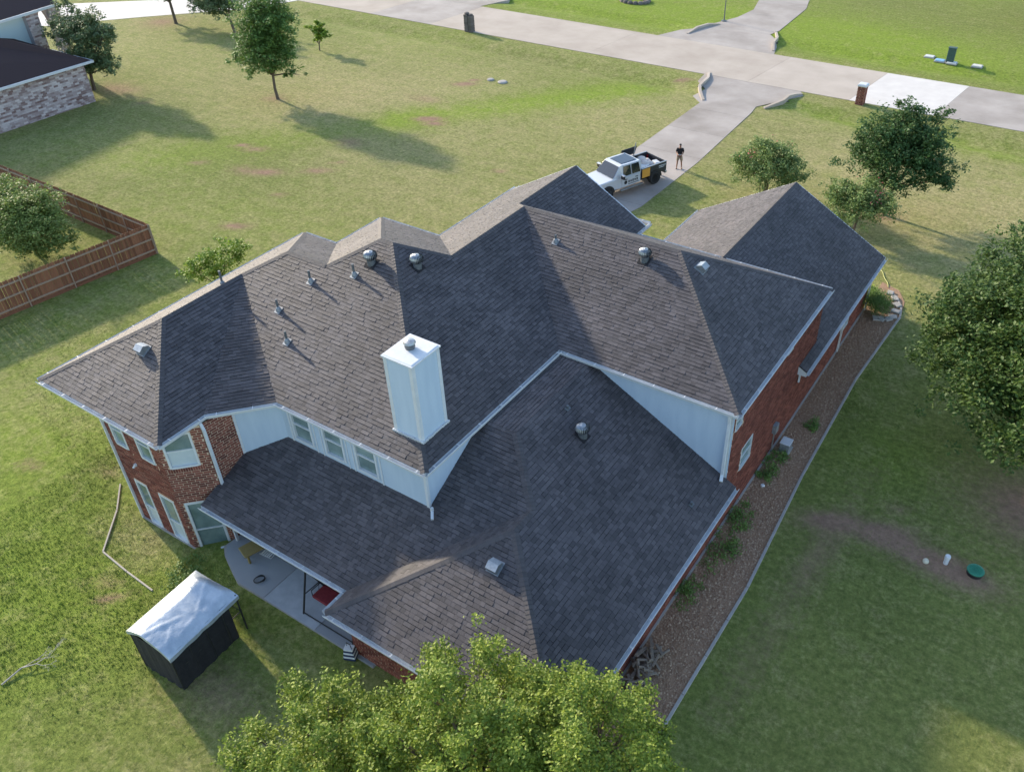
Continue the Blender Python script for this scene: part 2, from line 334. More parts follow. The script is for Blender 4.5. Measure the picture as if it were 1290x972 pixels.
for k in range(3):
    a = th+k*2.1+RNG.uniform(-.4, .4, n); dx, dy = np.cos(a), np.sin(a); wd = sz*.34
    tv[:, k, 0] = base+np.stack([-dy*wd, dx*wd, 0*dx], 1); tv[:, k, 1] = base+np.stack([dy*wd, -dx*wd, 0*dx], 1)
    tv[:, k, 2] = base+np.stack([dx*sz*.9, dy*sz*.9, sz*RNG.uniform(.7, 1.4, n)], 1)
tf = npmesh('grass', tv.reshape(-1, 3), np.arange(n*9).reshape(-1, 3), tm)
tag(tf, 'short green and straw coloured lawn grass all round the brick house', 'grass', kind='stuff')
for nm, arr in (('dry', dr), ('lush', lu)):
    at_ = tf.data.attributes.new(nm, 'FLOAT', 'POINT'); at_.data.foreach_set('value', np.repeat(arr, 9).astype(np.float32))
# ------------------------------------------------------------------ paved setting
def slabs(name, polys, z, mt, parent):
    for q in polys: MB().prism(q, z-.12, z).build(name, mt[q_i(q)] if isinstance(mt, dict) else mt, parent)
street = struct(MB().prism([(-420,67.36),(240,67.36),(240,75.3),(-420,75.3)], -.3, .0).build('street', M['edging']))
xs = [-140,-118,-98,-79.5,-66.6,-58.6,-39.8,-24.2,-15.6,-9.0,9,30,52]
for i, (x0, x1) in enumerate(zip(xs, xs[1:])):
    mt = M['newconc'] if x0 == -15.6 else (M['drive'] if x0 in (-66.6, -9.0) else M['concrete'])
    sk = -.55
    MB().prism([(x0+.01+sk,67.3),(x1-.01+sk,67.3),(x1-.01-sk*.4,75.36),(x0+.01-sk*.4,75.36)], -.1, .03).build('slab', mt, street)
drive = struct(MB().prism(DRIVE, -.3, .004).build('driveway', M['edging']))
cuts = [38.0,42.4,46.6,50.8,55.2,59.6,67.28]
def clip_band(P, y0, y1):
    def cl(P, f, g):
        out = []
        for i in range(len(P)):
            a, b = P[i-1], P[i]; fa, fb = f(a), f(b)
            if fa >= 0: out.append(a)
            if (fa >= 0) != (fb >= 0):
                t = fa/(fa-fb); out.append(tuple(a[k]+t*(b[k]-a[k]) for k in range(len(a))))
        return out
    return cl(cl(P, lambda p: p[1]-y0, None), lambda p: y1-p[1], None)
for y0, y1 in zip(cuts, cuts[1:]):
    MB().prism(clip_band(DRIVE, y0+.01, y1-.01), -.05, .026).build('slab', M['drive'], drive)
FD = [(-37.4,75.38),(-36.3,78.2),(-35.2,79.4),(-34.4,81.9),(-33.3,85.0),(-33.0,88.5),(-34.4,94),(-37,101),(-40,112),(-34,114),(-30.5,101),(-29.2,94.5),(-28.4,91.5),(-27.9,82.6),(-28.2,81.0),(-27.2,79.8),(-26.2,77.6),(-25.6,75.38)]
fd = struct(MB().prism(FD, -.3, .004).build('far_driveway', M['edging']))
for y0, y1 in zip([75.38,81,87,93,99,114], [81,87,93,99,114]):
    MB().prism(clip_band(FD, y0+.01, y1-.01), -.05, .026).build('slab', M['drive'], fd)
nd = struct(MB().prism([(-101,38),(-95.5,44),(-92.0,48.9),(-87.4,54.3),(-80.5,61.8),(-78.0,67.28),(-88,67.28),(-91.0,60.5),(-99.5,53.5),(-106,47)], -.3, .024).build('neighbour_driveway', M['newconc']))
ni = struct(MB().prism([(-64,75.4),(-58.8,75.4),(-57.6,79),(-60,84),(-66,92),(-76,92),(-72,84)], -.3, .024).build('side_road', M['drive']))
bed = struct(MB().prism(BED, -.1, .012).build('gravel_bed', mat('bed_soil', (.27,.155,.09), .95, (.42,.27,.17), 0, 18, .9, 45)))
# pebbles
n = 15000; qa = RNG.uniform(-6, -3.9, n); qb = RNG.uniform(6, 39, n); k = inpoly(qa, qb, BED); qa, qb = qa[k], qb[k]; n = len(qa)
s_ = RNG.uniform(.018, .05, n); oc = np.array([(1,0,0),(-1,0,0),(0,1,0),(0,-1,0),(0,0,.8),(0,0,-.3)]); Q = RNG.normal(size=(n,6,3))*.18+oc
Vp = np.stack([qa, qb, np.full(n, .02)], 1)[:, None]+Q*s_[:, None, None]
fo = np.array([(0,2,4),(2,1,4),(1,3,4),(3,0,4)]); Fp = (np.arange(n)[:, None, None]*6+fo).reshape(-1, 3)
tag(npmesh('pebbles', Vp.reshape(-1,3), Fp, mat('pebble', (.26,.14,.08), .9, (.55,.38,.25), .9, 30)), 'brown pebbles covering the bed along the long brick wall', 'pebbles', kind='stuff')
pat = struct(MB().prism(PATIO, -.3, .02).build('patio', M['edging']))
def patio_slab(P, mt=M['patio']): MB().prism(P, -.1, .036).build('slab', mt, pat)
lightc = mat('pale_patio', (.34,.36,.38), .85, (.44,.46,.48), 0, 2.5)
patio_slab([(-21.1,9.35),(-20.75,9.03),(-19.9,8.63),(-19.35,8.43),(-18.1,8.43),(-18.1,10.0),(-21.1,10.0)]); patio_slab([(-21.0,10.03),(-18.1,10.03),(-18.1,12.2),(-20.9,12.2)])
patio_slab([(-18.07,8.43),(-15.6,8.43),(-15.6,10.3),(-18.07,10.3)], lightc); patio_slab([(-18.07,10.33),(-15.6,10.33),(-15.6,12.2),(-18.07,12.2)], lightc)
patio_slab([(-15.57,8.43),(-12.95,8.43),(-12.95,12.2),(-15.57,12.2)])
# ------------------------------------------------------------------ THE HOUSE
house = thing('brick_house', 'large two storey red brick house with dark shingled hip roofs and white chimney', 'house', (-15,18,0))
S1 = .5585
a1,a2,b1,b3,a4,b4,a5,b6,a7,b8 = -28.04,-21.28,8.41,10.29,-19.67,12.07,-13.01,19.89,-5.83,29.34
bB1,aB2,bB3,aB4,bB5,aB6 = 21.49,-26.0,24.48,-22.46,30.65,-14.92; ZU = 5.7
gf = bB5-.4                                        # plane of the front gable
def PL(h): return ZU+S1*h
E1,E2,E3,E4,E5,E6,E7,E8 = [(x,y,ZU) for x,y in ((a1,b1),(a2,b1),(a2,b3),(a4,b4),(a5,b4),(a5,b6),(a7,b6),(a7,b8))]
C8 = (aB6,b8,ZU); B1,B2,B3,B4,B5,B6 = [(x,y,ZU) for x,y in ((a1,bB1),(aB2,bB1),(aB2,bB3),(aB4,bB3),(aB4,gf),(aB6,gf))]
hP = (a2-a1)/2; P1 = ((a1+a2)/2, b1+hP, PL(hP)); Qn = ((a1+a2)/2, b4+hP, PL(hP))
h1 = (bB1-b4)/2; R1 = (a1+h1, b4+h1, PL(h1)); R2 = (aB2+h1, b4+h1, PL(h1))
h3 = (bB3-b4)/2; R3 = (aB2+h3, b4+h3, PL(h3)); R4 = (a5-h3, b4+h3, PL(h3))
h5 = (a5-aB4)/2; R5 = ((a5+aB4)/2, bB3-h5, PL(h5)); R6 = ((a5+aB4)/2, b6+h5, PL(h5)); R7 = (a7-h5, b6+h5, PL(h5))
h8 = (aB6-aB4)/2; R8 = ((aB4+aB6)/2, b8-h8, PL(h8)); R9 = ((aB4+aB6)/2, gf, PL(h8))
faces = [  # (eave start, eave end, other points) eave along the first two
 [B1,E1,P1,Qn,R1],[E1,E2,P1],[E2,E3,Qn,P1],[E3,E4,Qn],[E4,E5,R4,R3,R2,R1,Qn],[B2,B1,R1,R2],[B3,B2,R2,R3],[B4,B3,R3,R4,R5],
 [B5,B4,R5,R6,R8,R9],[E5,E6,R6,R5,R4],[E6,E7,R7,R6],[E7,E8,R7],[E8,C8,R8,R6,R7],[C8,B6,R9,R8]]
hips = [(E1,P1),(E2,P1),(P1,Qn),(Qn,R1),(B1,R1),(R1,R2),(R2,R3),(B3,R3),(R3,R4),(E5,R4),(R4,R5),(R5,R6),(R6,R7),(E7,R7),(E8,R7),(R6,R8),(R8,R9)]
# rear single storey roof
ZL, S2 = 2.30, .5245; c1,c3,aL,aR = 9.09,8.11,-14.22,-5.58; HM = 6.2
wl = (aR-aL)/2; am = (aL+aR)/2; ZZ = lambda h: ZL+S2*h
W1b, W2a, W3b = 12.22, -13.16, 20.04
L0 = (-21.35,c1,ZL); L0b = (-21.2,10.0,ZZ(10.0-c1)); L0d = (-21.12,11.16,ZZ(11.16-c1)); L0c = (-19.8,W1b+.02,ZZ(W1b+.02-c1))
L2 = (aL,c1,ZL); L3 = (aL,c3,ZL); L4 = (aR,c3,ZL); L5 = (aR,W3b,ZL)
jn = (am,c1+wl,ZZ(wl)); ap = (am,c3+wl,ZZ(wl)); T1 = (aR-HM,c1+HM,ZZ(HM)); T2 = (aR-HM,W3b,ZZ(HM)); T3 = (W2a,c1+HM,ZZ(HM)); T4 = (W2a,W3b,ZZ(HM))
lfaces = [[L0,L2,jn,T1,T3,(W2a,W1b+.02,ZZ(W1b+.02-c1)),L0c,L0d,L0b],[L2,L3,ap,jn],[L3,L4,ap],[L4,L5,T2,T1,jn,ap],[T1,T2,T4,T3]]
lhips = [(L3,ap),(L4,ap),(ap,jn),(jn,T1)]
# garage roof
ZG = 2.9; g0,g1,gF,gR = -15.7,-5.6,38.3,27.15; gm_ = (g0+g1)/2; hg = (g1-g0)/2; GZ = lambda h: ZG+S1*h
gb0 = b8+.0
gfaces = [[(g0,gF,ZG),(g0,gb0,ZG),(gm_,gb0,GZ(hg)),(gm_,gF,GZ(hg))],[(g1,gR,ZG),(g1,gF,ZG),(gm_,gF,GZ(hg)),(gm_,gb0+.02,GZ(hg)),(-5.96,gb0+.02,GZ(.36)),(-5.96,gR,GZ(.36))]]
ghips = [((gm_,gb0+.1,GZ(hg)),(gm_,gF,GZ(hg)))]
EXPO = .143
pool = []        # candidates for single shingle objects: (px size, matrix, dims, parent)
roof_parts = []
def plane_of(Fc):
    p0, p1 = Vector(Fc[0]), Vector(Fc[1]); e = (p1-p0).normalized()
    q = max((Vector(p) for p in Fc[2:]), key=lambda q: abs((q-p0).cross(e).length))
    up = (q-p0) - e*(q-p0).dot(e); up.normalize(); n = e.cross(up)
    if n.z < 0: n = -n
    return p0, e, up, n
def clip_rect(P, x0, x1, y0, y1):
    for f in (lambda p: p[0]-x0, lambda p: x1-p[0], lambda p: p[1]-y0, lambda p: y1-p[1]):
        out = []
        for i in range(len(P)):
            a, b = P[i-1], P[i]; fa, fb = f(a), f(b)
            if fa >= 0: out.append(a)
            if (fa >= 0) != (fb >= 0):
                t = fa/(fa-fb); out.append((a[0]+t*(b[0]-a[0]), a[1]+t*(b[1]-a[1])))
        P = out
        if len(P) < 3: return []
    return P
def pip(x, y, P):
    r = False; j = len(P)-1
    for i in range(len(P)):
        if (P[i][1] > y) != (P[j][1] > y) and x < (P[j][0]-P[i][0])*(y-P[i][1])/(P[j][1]-P[i][1])+P[i][0]: r = not r
        j = i
    return r
def shingle_face(Fc, roof, skip=None):
    p0, e, up, n = plane_of(Fc)
    P2 = [((Vector(p)-p0).dot(e), (Vector(p)-p0).dot(up)) for p in Fc]
    sgn = 1 if e.cross(up).dot(n) > 0 else -1
    ys = [p[1] for p in P2]; y0 = min(ys); out = MB(); row = 0
    y = y0
    edges = list(zip(P2, P2[1:]+P2[:1]))
    while y < max(ys):
        yt = y+EXPO; ym = (y+yt)/2
        # extent of the face in this band
        band = clip_rect(P2, -1e4, 1e4, y, yt)
        if len(band) >= 3:
            xmin = min(p[0] for p in band); xmax = max(p[0] for p in band)
            x = xmin-random.random()*.3
            while x < xmax:
                wd = random.choice((.15,.18,.21,.24,.27,.31))*random.uniform(.92, 1.08); x1 = x+wd-.006
                th = random.choice((.006,.009,.015,.019))
                g = random.choice((.005,.009,.013,.018)); yv = yt-g
                inside = all(pip(qx, qy, P2) for qx, qy in ((x,y+1e-4),(x1,y+1e-4),(x1,yt),(x,yt)))
                if inside and not any(x < v[0] < x1 and y < v[1] < yt for v in P2):
                    c = p0+e*((x+x1)/2)+up*((y+yv)/2)
                    Mx = Matrix((e*(sgn), up, n)).transposed().to_4x4(); Mx.translation = c+n*.0
                    view = (Vector(CAM)-c).normalized().dot(n)
                    pool.append((pxsize(c)**2*(x1-x)*EXPO*max(view, 0), Mx, (x1-x, yv-y, th), roof, out, len(out.v)))
                    poly = [(x,y),(x1,y),(x1,yv),(x,yv)]
                else:
                    poly = clip_rect(P2, x, x1, y, yv)
                if len(poly) >= 3:
                    V = []; k = len(poly)
                    for qx, qy in poly: V.append(p0+e*qx+up*qy+n*(.004+th*(1-(qy-y)/EXPO*.9)))
                    for qx, qy in poly: V.append(p0+e*qx+up*qy+n*(-.004))
                    Fs = [tuple(range(k)) if sgn > 0 else tuple(range(k))[::-1]]
                    for i in range(k):
                        j = (i+1) % k
                        if abs(poly[i][1]-yv) < 1e-6 and abs(poly[j][1]-yv) < 1e-6: continue
                        Fs.append((i, i+k, j+k, j) if sgn > 0 else (j, j+k, i+k, i))
                    out.add(V, Fs)
                x = x1+.006
        y = yt; row += 1
    return out
def deck(Fs, name, parent, thick=.03):
    mb = MB()
    for Fc in Fs:
        p0, e, up, n = plane_of(Fc); k = len(Fc)
        V = [Vector(p)-n*.012 for p in Fc]+[Vector(p)-n*thick for p in Fc]
        mb.add(V, [tuple(range(k)), tuple(range(k, 2*k))[::-1]]+[(i, (i+1)%k, (i+1)%k+k, i+k) for i in range(k)])
    return mb.build(name, M['deck'], parent)
def caps(segs, faceset, roof):
    """ridge cap shingles folded over each hip and ridge"""
    norms = []
    for Fc in faceset:
        p0, e, up, n = plane_of(Fc); norms.append((p0, n, [Vector(p) for p in Fc]))
    out = MB()
    for A, B in segs:
        A, B = Vector(A), Vector(B)
        if A.z > B.z: A, B = B, A
        d = (B-A); Ls = d.length; d.normalize(); mid = (A+B)/2; sides = []
        for p0, n, pts in norms:
            if abs((A-p0).dot(n)) < .02 and abs((B-p0).dot(n)) < .02:
                cen = sum(pts, Vector())/len(pts)
                s = n.cross(d).normalized()
                if s.dot(cen-mid) < 0: s = -s
                if all((s-q[0]).length > .05 for q in sides): sides.append((s, n))
        if len(sides) < 2: continue
        sides = sides[:2]; t = 0; k = 0; nn = (sides[0][1]+sides[1][1]).normalized()
        while t < Ls-.02:
            w_ = random.uniform(.136, .146); q0 = A+d*t; q1 = A+d*min(t+EXPO, Ls); h0, h1_ = .032, .021
            V = [q0+sides[0][0]*w_+sides[0][1]*(h0-.01), q0+nn*h0, q0+sides[1][0]*w_+sides[1][1]*(h0-.01), q1+sides[1][0]*w_+sides[1][1]*(h1_-.005), q1+nn*h1_, q1+sides[0][0]*w_+sides[0][1]*(h1_-.005),
                 q0+sides[0][0]*w_, q0+sides[1][0]*w_, q1+sides[0][0]*w_, q1+sides[1][0]*w_, q0]
            out.add(V, [(0,1,4,5),(1,2,3,4),(0,6,10,1),(1,10,7,2),(0,5,8,6),(2,7,9,3)]); t += EXPO
    return out.build('ridge_cap', M['cap'], roof, stuff=True)
import time; T0 = time.time()
main_roof = deck(faces, 'roof', house); rear_roof = deck(lfaces, 'roof', house); gar_roof = deck(gfaces, 'roof', house)
meshes = []
for fs, rf in ((faces, main_roof), (lfaces, rear_roof), (gfaces, gar_roof)):
    tot = MB()
    for Fc in fs:
        k0 = len(pool); o_ = shingle_face(Fc, rf); base_ = len(tot.v)
        for j in range(k0, len(pool)):
            q = pool[j]; pool[j] = (q[0], q[1], q[2], q[3], tot, base_+q[5])
        tot.add(o_.v, o_.f)
    meshes.append((tot, rf))
# the 300 shingles that show largest become single parts, the rest one stuff part per roof
pool.sort(key=lambda q: -q[0]); top = pool[:300]
drop = {}
for q in top: drop.setdefault(id(q[4]), set()).add(q[5])
um = bpy.data.meshes.new('shingle_piece')
um.from_pydata([(-.5,-.5,1.15),(.5,-.5,1.15),(.5,.5,.25),(-.5,.5,.25),(-.5,-.5,-.2),(.5,-.5,-.2),(.5,.5,-.2),(-.5,.5,-.2)], [], [(0,1,2,3),(0,4,5,1),(1,5,6,2),(3,7,4,0),(4,7,6,5)]); um.materials.append(M['shingle'])
org_ = Vector((-15,18,0))
for q in top:
    o = bpy.data.objects.new('shingle', um); COL.objects.link(o); o.parent = q[3]
    Mx = q[1].copy(); Mx.translation = Mx.translation-org_
    o.matrix_basis = Mx @ Matrix.Diagonal((q[2][0], q[2][1], q[2][2], 1))
for tot, rf in meshes:
    dr_ = drop.get(id(tot), set())
    if dr_:
        nf = [f for f in tot.f if not (min(f)//1 in dr_ or any((i in dr_) for i in f) or False)]
        bad = set()
        for s0 in dr_: bad.update(range(s0, s0+8))
        tot.f = [f for f in tot.f if f[0] not in bad]
    tot.build('shingle', M['shingle'], rf, stuff=True)
caps(hips, faces, main_roof); caps(lhips, lfaces, rear_roof); caps(ghips, gfaces, gar_roof)
# fascia and soffit
out_poly = [E1,E2,E3,E4,E5,E6,E7,E8,C8,B6,B5,B4,B3,B2,B1]
def soffit(poly, z, t=.2, name='soffit', off=.02):
    P = [(p[0], p[1]) for p in poly]
    mb = MB(); k = len(P)
    mb.add([(p[0], p[1], z-t) for p in P]+[(p[0], p[1], z-.03) for p in P], [tuple(range(k))]+[(i, (i+1)%k, (i+1)%k+k, i+k) for i in range(k)])
    return mb.build(name, M['white'], house)
soffit(out_poly, ZU)
soffit([L0,L2,L3,L4,L5,(W2a,W3b,0),(W2a,W1b,0),L0c,L0b], ZL); soffit([(g0,gF,0),(g0,gb0,0),(-5.97,gb0,0),(-5.97,gR,0),(g1,gR,0),(g1,gF,0)], ZG)
def gutter(P, Q, z, side, hang=1.2):
    """U gutter with a rolled lip along an eave; side = outward direction"""
    P, Q = Vector((P[0],P[1],z)), Vector((Q[0],Q[1],z)); d = (Q-P).normalized(); s = Vector((side[0],side[1],0)).normalized()
    mb = MB(); prof = [(0,.0),(0,-.11),(.085,-.11),(.115,-.005),(.125,.012),(.135,0),(.10,-.125),(-.012,-.125),(-.012,.0)]
    k = len(prof); V = []
    for E in (P, Q):
        for x, y in prof: V.append(E+s*(x+.006)+Vector((0,0,y)))
    Fs = [(i, (i+1)%k, (i+1)%k+k, i+k) for i in range(k)]+[tuple(range(k)), tuple(range(k, 2*k))[::-1]]
    mb.add(V, Fs); t = .4; L_ = (Q-P).length
    while t < L_:
        c = P+d*t+s*.06; mb.bar(c-s*.07+Vector((0,0,.012)), c+s*.07+Vector((0,0,.012)), .03, .012); t += hang
    return mb.build('gutter', M['white'], house)
dg = ((b4-b3), -(a4-a2))
dgv = Vector((.742,-.671,0))
for P, Q, s in ((E1,E2,(0,-1)),(E2,E3,(1,0)),(E3,E4,(.742,-.671)),(E4,E5,(0,-1)),(E5,E6,(1,0)),(E6,E7,(0,-1)),(E7,E8,(1,0)),(E8,C8,(0,1)),(C8,(aB6,bB5),(1,0)),(B4,(aB4,bB5),(-1,0)),(B3,B4,(0,1)),(B2,B3,(-1,0)),(B1,B2,(0,1)),(E1,B1,(-1,0)),((aB6,bB5),(aB6-1.1,bB5),(0,1)),((aB4,bB5),(aB4+.6,bB5),(0,1))):
    gutter(P, Q, ZU-.02, s)
for P, Q, s in ((L0,L2,(0,-1)),(L2,L3,(-1,0)),(L3,L4,(0,-1)),(L4,L5,(1,0))): gutter(P, Q, ZL-.02, s)
for P, Q, s in (((g1,gR),(g1,gF),(1,0)),((g0,gF),(g0,gb0),(-1,0))): gutter(P, Q, ZG-.02, s)
# gable ends and rakes
mb = MB()
for A, B, C_, y in (((aB4+.2,ZU-.1),(aB6-.2,ZU-.1),((aB4+aB6)/2,PL(h8)-.12),gf-.25),):
    mb.add([(A[0],y,A[1]),(B[0],y,B[1]),(C_[0],y,C_[1])], [(0,1,2)])
mb.add([(g0+.4,gF-.3,ZG-.1),(g1-.4,gF-.3,ZG-.1),(gm_,gF-.3,GZ(hg)-.15)], [(0,1,2)])
mb.build('gable', M['brick'], house)
mb = MB(); mb.bar((aB4,gf,ZU-.06),R9-np.array((0,0,.06)),.05,.14); mb.bar((aB6,gf,ZU-.06),R9-np.array((0,0,.06)),.05,.14)
pk = np.array((gm_,gF,GZ(hg)-.06)); mb.bar((g0,gF,ZG-.06),pk,.05,.12); mb.bar((g1,gF,ZG-.06),pk,.05,.12)
mb.build('rake_board', M['white'], house)
# ---- walls
bpool = []
BL, BH, MO = .258, .080, .024
def wallframe(A, B):
    A, B = Vector((A[0],A[1],0)), Vector((B[0],B[1],0)); d = (B-A); L_ = d.length; d.normalize(); n = Vector((d.y,-d.x,0))   # outward = right of A->B
    return A, d, n, L_
def brick_wall(A, B, z0, z1, holes=(), bricks=True, top=None):
    A3, d, n, L_ = wallframe(A, B)
    W = lambda s, z, o=0.: A3+d*s+n*o+Vector((0,0,z))
    mb = MB(); xs = sorted({0, L_, *[h[0] for h in holes], *[h[1] for h in holes]}); zs = sorted({z0, z1, *[h[2] for h in holes], *[h[3] for h in holes]})
    for x0, x1 in zip(xs, xs[1:]):
        for y0, y1 in zip(zs, zs[1:]):
            cx, cz = (x0+x1)/2, (y0+y1)/2
            if any(h[0] < cx < h[1] and h[2] < cz < h[3] for h in holes): continue
            mb.add([W(x0,y0),W(x1,y0),W(x1,y1),W(x0,y1)], [(0,1,2,3)])
    for h in holes:      # reveals
        a, b, c, e_ = h; q = -.10
        mb.add([W(a,c),W(b,c),W(b,e_),W(a,e_),W(a,c,q),W(b,c,q),W(b,e_,q),W(a,e_,q)], [(0,1,5,4),(1,2,6,5),(2,3,7,6),(3,0,4,7)])
    wall = mb.build('wall', M['mortar'], house)
    if not bricks: return wall
    out = MB(); z = z0; row = 0
    sills = [(h[0]-.1, h[1]+.1, z0+math.floor((h[2]-.18-z0)/(BH+MO))*(BH+MO)-.02, h[2]) for h in holes]
    def put(x0, x1, y0, y1, soldier=False):
        if x1-x0 < .035: return
        pr = random.uniform(.008, .014); V = [W(x0,y0,0),W(x1,y0,0),W(x1,y1,0),W(x0,y1,0),W(x0,y0,pr),W(x1,y0,pr),W(x1,y1,pr),W(x0,y1,pr)]
        c = W((x0+x1)/2, (y0+y1)/2, 0)
        full = abs((x1-x0)-BL) < .02
        if full:
            Mx = Matrix((d, n, Vector((0,0,1)))).transposed().to_4x4(); Mx.translation = c
            v = (Vector(CAM)-c).normalized().dot(n)
            if v > .1: bpool.append((v*pxsize(c)**2, Mx, (x1-x0, pr, y1-y0), wall, out, len(out.v)))
        out.add(V, [(4,5,6,7),(0,1,5,4),(2,3,7,6),(1,2,6,5),(3,0,4,7)])
    while z+BH < z1:
        x = -random.random()*.02 - (row % 2)*(BL+MO)/2
        if row % 6 == 5: x -= .07
        while x < L_:
            x0, x1 = max(x, 0), min(x+BL, L_)
            segs_ = [(x0, x1)]
            for h in list(holes)+sills:
                if z < h[3]-.01 and z+BH > h[2]+.01:
                    ns = []
                    for s0, s1 in segs_:
                        if s1 <= h[0] or s0 >= h[1]: ns.append((s0, s1)); continue
                        if s0 < h[0]: ns.append((s0, h[0]-MO))
                        if s1 > h[1]: ns.append((h[1]+MO, s1))
                    segs_ = ns
            for s0, s1 in segs_:
                if s1 > s0: put(s0, s1, z, z+BH)
            x += BL+MO
        z += BH+MO; row += 1
    for s in sills:
        if s[2] < z0: continue
        x = s[0]
        while x < s[1]-.05: put(max(x,0), min(x+.07, L_), s[2]+.02, s[3]-.005); x += .083
    obs_.append((out, wall)); return wall
obs_ = []
def window(A, B, s0, s1, z0, z1, rail=.5, depth=.06, matu='glass', matl='glass', frame=.075):
    A3, d, n, L_ = wallframe(A, B); W = lambda s, z, o=0.: A3+d*s+n*o+Vector((0,0,z))
    f = MB()
    def fr(x0, x1, y0, y1, o0, o1): 
        V = [W(x0,y0,o0),W(x1,y0,o0),W(x1,y1,o0),W(x0,y1,o0),W(x0,y0,o1),W(x1,y0,o1),W(x1,y1,o1),W(x0,y1,o1)]
        f.add(V, [(4,5,6,7),(0,1,5,4),(1,2,6,5),(2,3,7,6),(3,0,4,7)])
    t = frame; o1 = depth-.04; o0 = -.09
    fr(s0,s0+t,z0,z1,o0,o1); fr(s1-t,s1,z0,z1,o0,o1); fr(s0+t,s1-t,z0,z0+t,o0,o1+.02); fr(s0+t,s1-t,z1-t,z1,o0,o1)
    zm = z0+(z1-z0)*rail; fr(s0+t,s1-t,zm-.025,zm+.025,o0,o1-.015)
    wn = f.build('window', M['white'], house)
    for y0, y1, mt, o in ((z0+t, zm-.025, matl, -.045), (zm+.025, z1-t, matu, -.03)):
        MB().add([W(s0+t,y0,o),W(s1-t,y0,o),W(s1-t,y1,o),W(s0+t,y1,o)], [(0,1,2,3)]).build('pane', M[mt], wn)
    MB().add([W(s0,z0,-.1),W(s1,z0,-.1),W(s1,z1,-.1),W(s0,z1,-.1)], [(0,1,2,3)]).build('window_back', M['deck'], wn)
    return wn
ZT = ZU-.18
W0A, C1, C2, C3, C4 = (-25.35,8.8), (-22.27,8.8), (-21.17,9.92), (-21.05,11.12), (-19.75,W1b)
def sz_on(A, B, *pts):
    A3, d, n, L_ = wallframe(A, B); dd = n.dot(A3); r = []
    for p in pts:
        q = Vector(on(p[0], p[1], tuple(n), dd)); r.append(((q-A3).dot(d), q.z))
    return r
# rear face of the bay
h_ = []
(u1a, z_a), (u1b, _) = sz_on(W0A, C1, (146.9,557.2), (163.4,566.4)); (u2a, _), (u2b, _) = sz_on(W0A, C1, (178.8,575.7), (197.3,586))
(l1a, zl1), (l1b, _) = sz_on(W0A, C1, (192,655.4), (207.9,666.2)); (l2a, _), (l2b, _) = sz_on(W0A, C1, (221.5,674), (240,685.4)); (_, zt1), = sz_on(W0A, C1, (198.3,620.4))
uz = z_a; lz = zl1
wins = [(u1a,u1b,uz,5.25),(u2a,u2b,uz,5.25),(l1a,l1b,lz,zt1+.02),(l2a,l2b,lz,zt1+.02)]
brick_wall(W0A, C1, -.9, ZT, wins)
for i, w_ in enumerate(wins): window(W0A, C1, *w_, rail=.5 if i < 2 else .42, matl='glass' if i < 2 else 'blind')
(da, dz), (db, _) = sz_on(C1, C2, (214.8,591), (252.9,584.3)); (ea, ez), (eb, _) = sz_on(C1, C2, (257.1,691), (291.6,682.6)); (_, et), = sz_on(C1, C2, (231.7,634))
dwin = [(da,min(db,1.48),dz,5.3),(da,min(eb,1.48),ez,et)]
brick_wall(C1, C2, -.9, ZT, dwin)
window(C1, C2, *dwin[0], rail=.5, matl='blind', matu='glass', frame=.07); window(C1, C2, *dwin[1], rail=.42, matl='glass', matu='glass', frame=.09)
brick_wall(C2, C3, -.6, ZT)
W0B = (-27.85, 11.3)
brick_wall(W0B, W0A, -.9, ZT)
# siding walls of the upper storey
def siding(A, B, z0, z1, battens=(), boards=False, holes=()):
    A3, d, n, L_ = wallframe(A, B); W = lambda s, z, o=0.: A3+d*s+n*o+Vector((0,0,z)); mb = MB()
    xs = sorted({0, L_, *[h[0] for h in holes], *[h[1] for h in holes]}); zs = sorted({z0, z1, *[h[2] for h in holes], *[h[3] for h in holes]})
    for x0, x1 in zip(xs, xs[1:]):
        for y0, y1 in zip(zs, zs[1:]):
            if any(h[0] < (x0+x1)/2 < h[1] and h[2] < (y0+y1)/2 < h[3] for h in holes): continue
            mb.add([W(x0,y0),W(x1,y0),W(x1,y1),W(x0,y1)], [(0,1,2,3)])
    wl_ = mb.build('siding', M['siding'], house)
    if battens:
        for s0, s1 in battens:
            t = MB()
            V = [W(s0,z0,0),W(s1,z0,0),W(s1,z1,0),W(s0,z1,0),W(s0,z0,.022),W(s1,z0,.022),W(s1,z1,.022),W(s0,z1,.022)]
            t.add(V, [(4,5,6,7),(1,2,6,5),(3,0,4,7)])
            t.build('corner_board', M['white'], wl_)
    return wl_
siding(C3, C4, 3.3, ZT, battens=[(0,.09)])
W1A, W1B, W2B, W3B = C4, (W2a,W1b), (W2a,W3b), (-5.98,W3b)
wz = sz_on(W1A, W1B, (373.3,552.5), (398,563.6), (412.5,573), (438,584), (451.7,591.7), (479,602))
zb = 4.12
wh = [(wz[0][0],wz[1][0],zb,5.38),(wz[2][0],wz[3][0],zb,5.38),(wz[4][0],wz[5][0],zb,5.38)]
L1_ = (Vector((W1B[0],W1B[1],0))-Vector((W1A[0],W1A[1],0))).length
siding(W1A, W1B, 3.6, ZT, battens=[(wz[0][0]-.16,wz[0][0]-.07),(wz[1][0]+.1,wz[1][0]+.14),(wz[2][0]-.14,wz[2][0]-.1),(wz[3][0]+.1,wz[3][0]+.14),(wz[4][0]-.14,wz[4][0]-.1),(wz[5][0]+.1,wz[5][0]+.16),(L1_-.09,L1_+.02)], holes=wh)
for w_ in wh: window(W1A, W1B, *w_, rail=.58, depth=.08, frame=.085)
siding(W1B, W2B, 3.6, ZT, battens=[(0,.08)]); siding(W2B, W3B, 2.2, ZT, battens=[(6.98,7.13)])
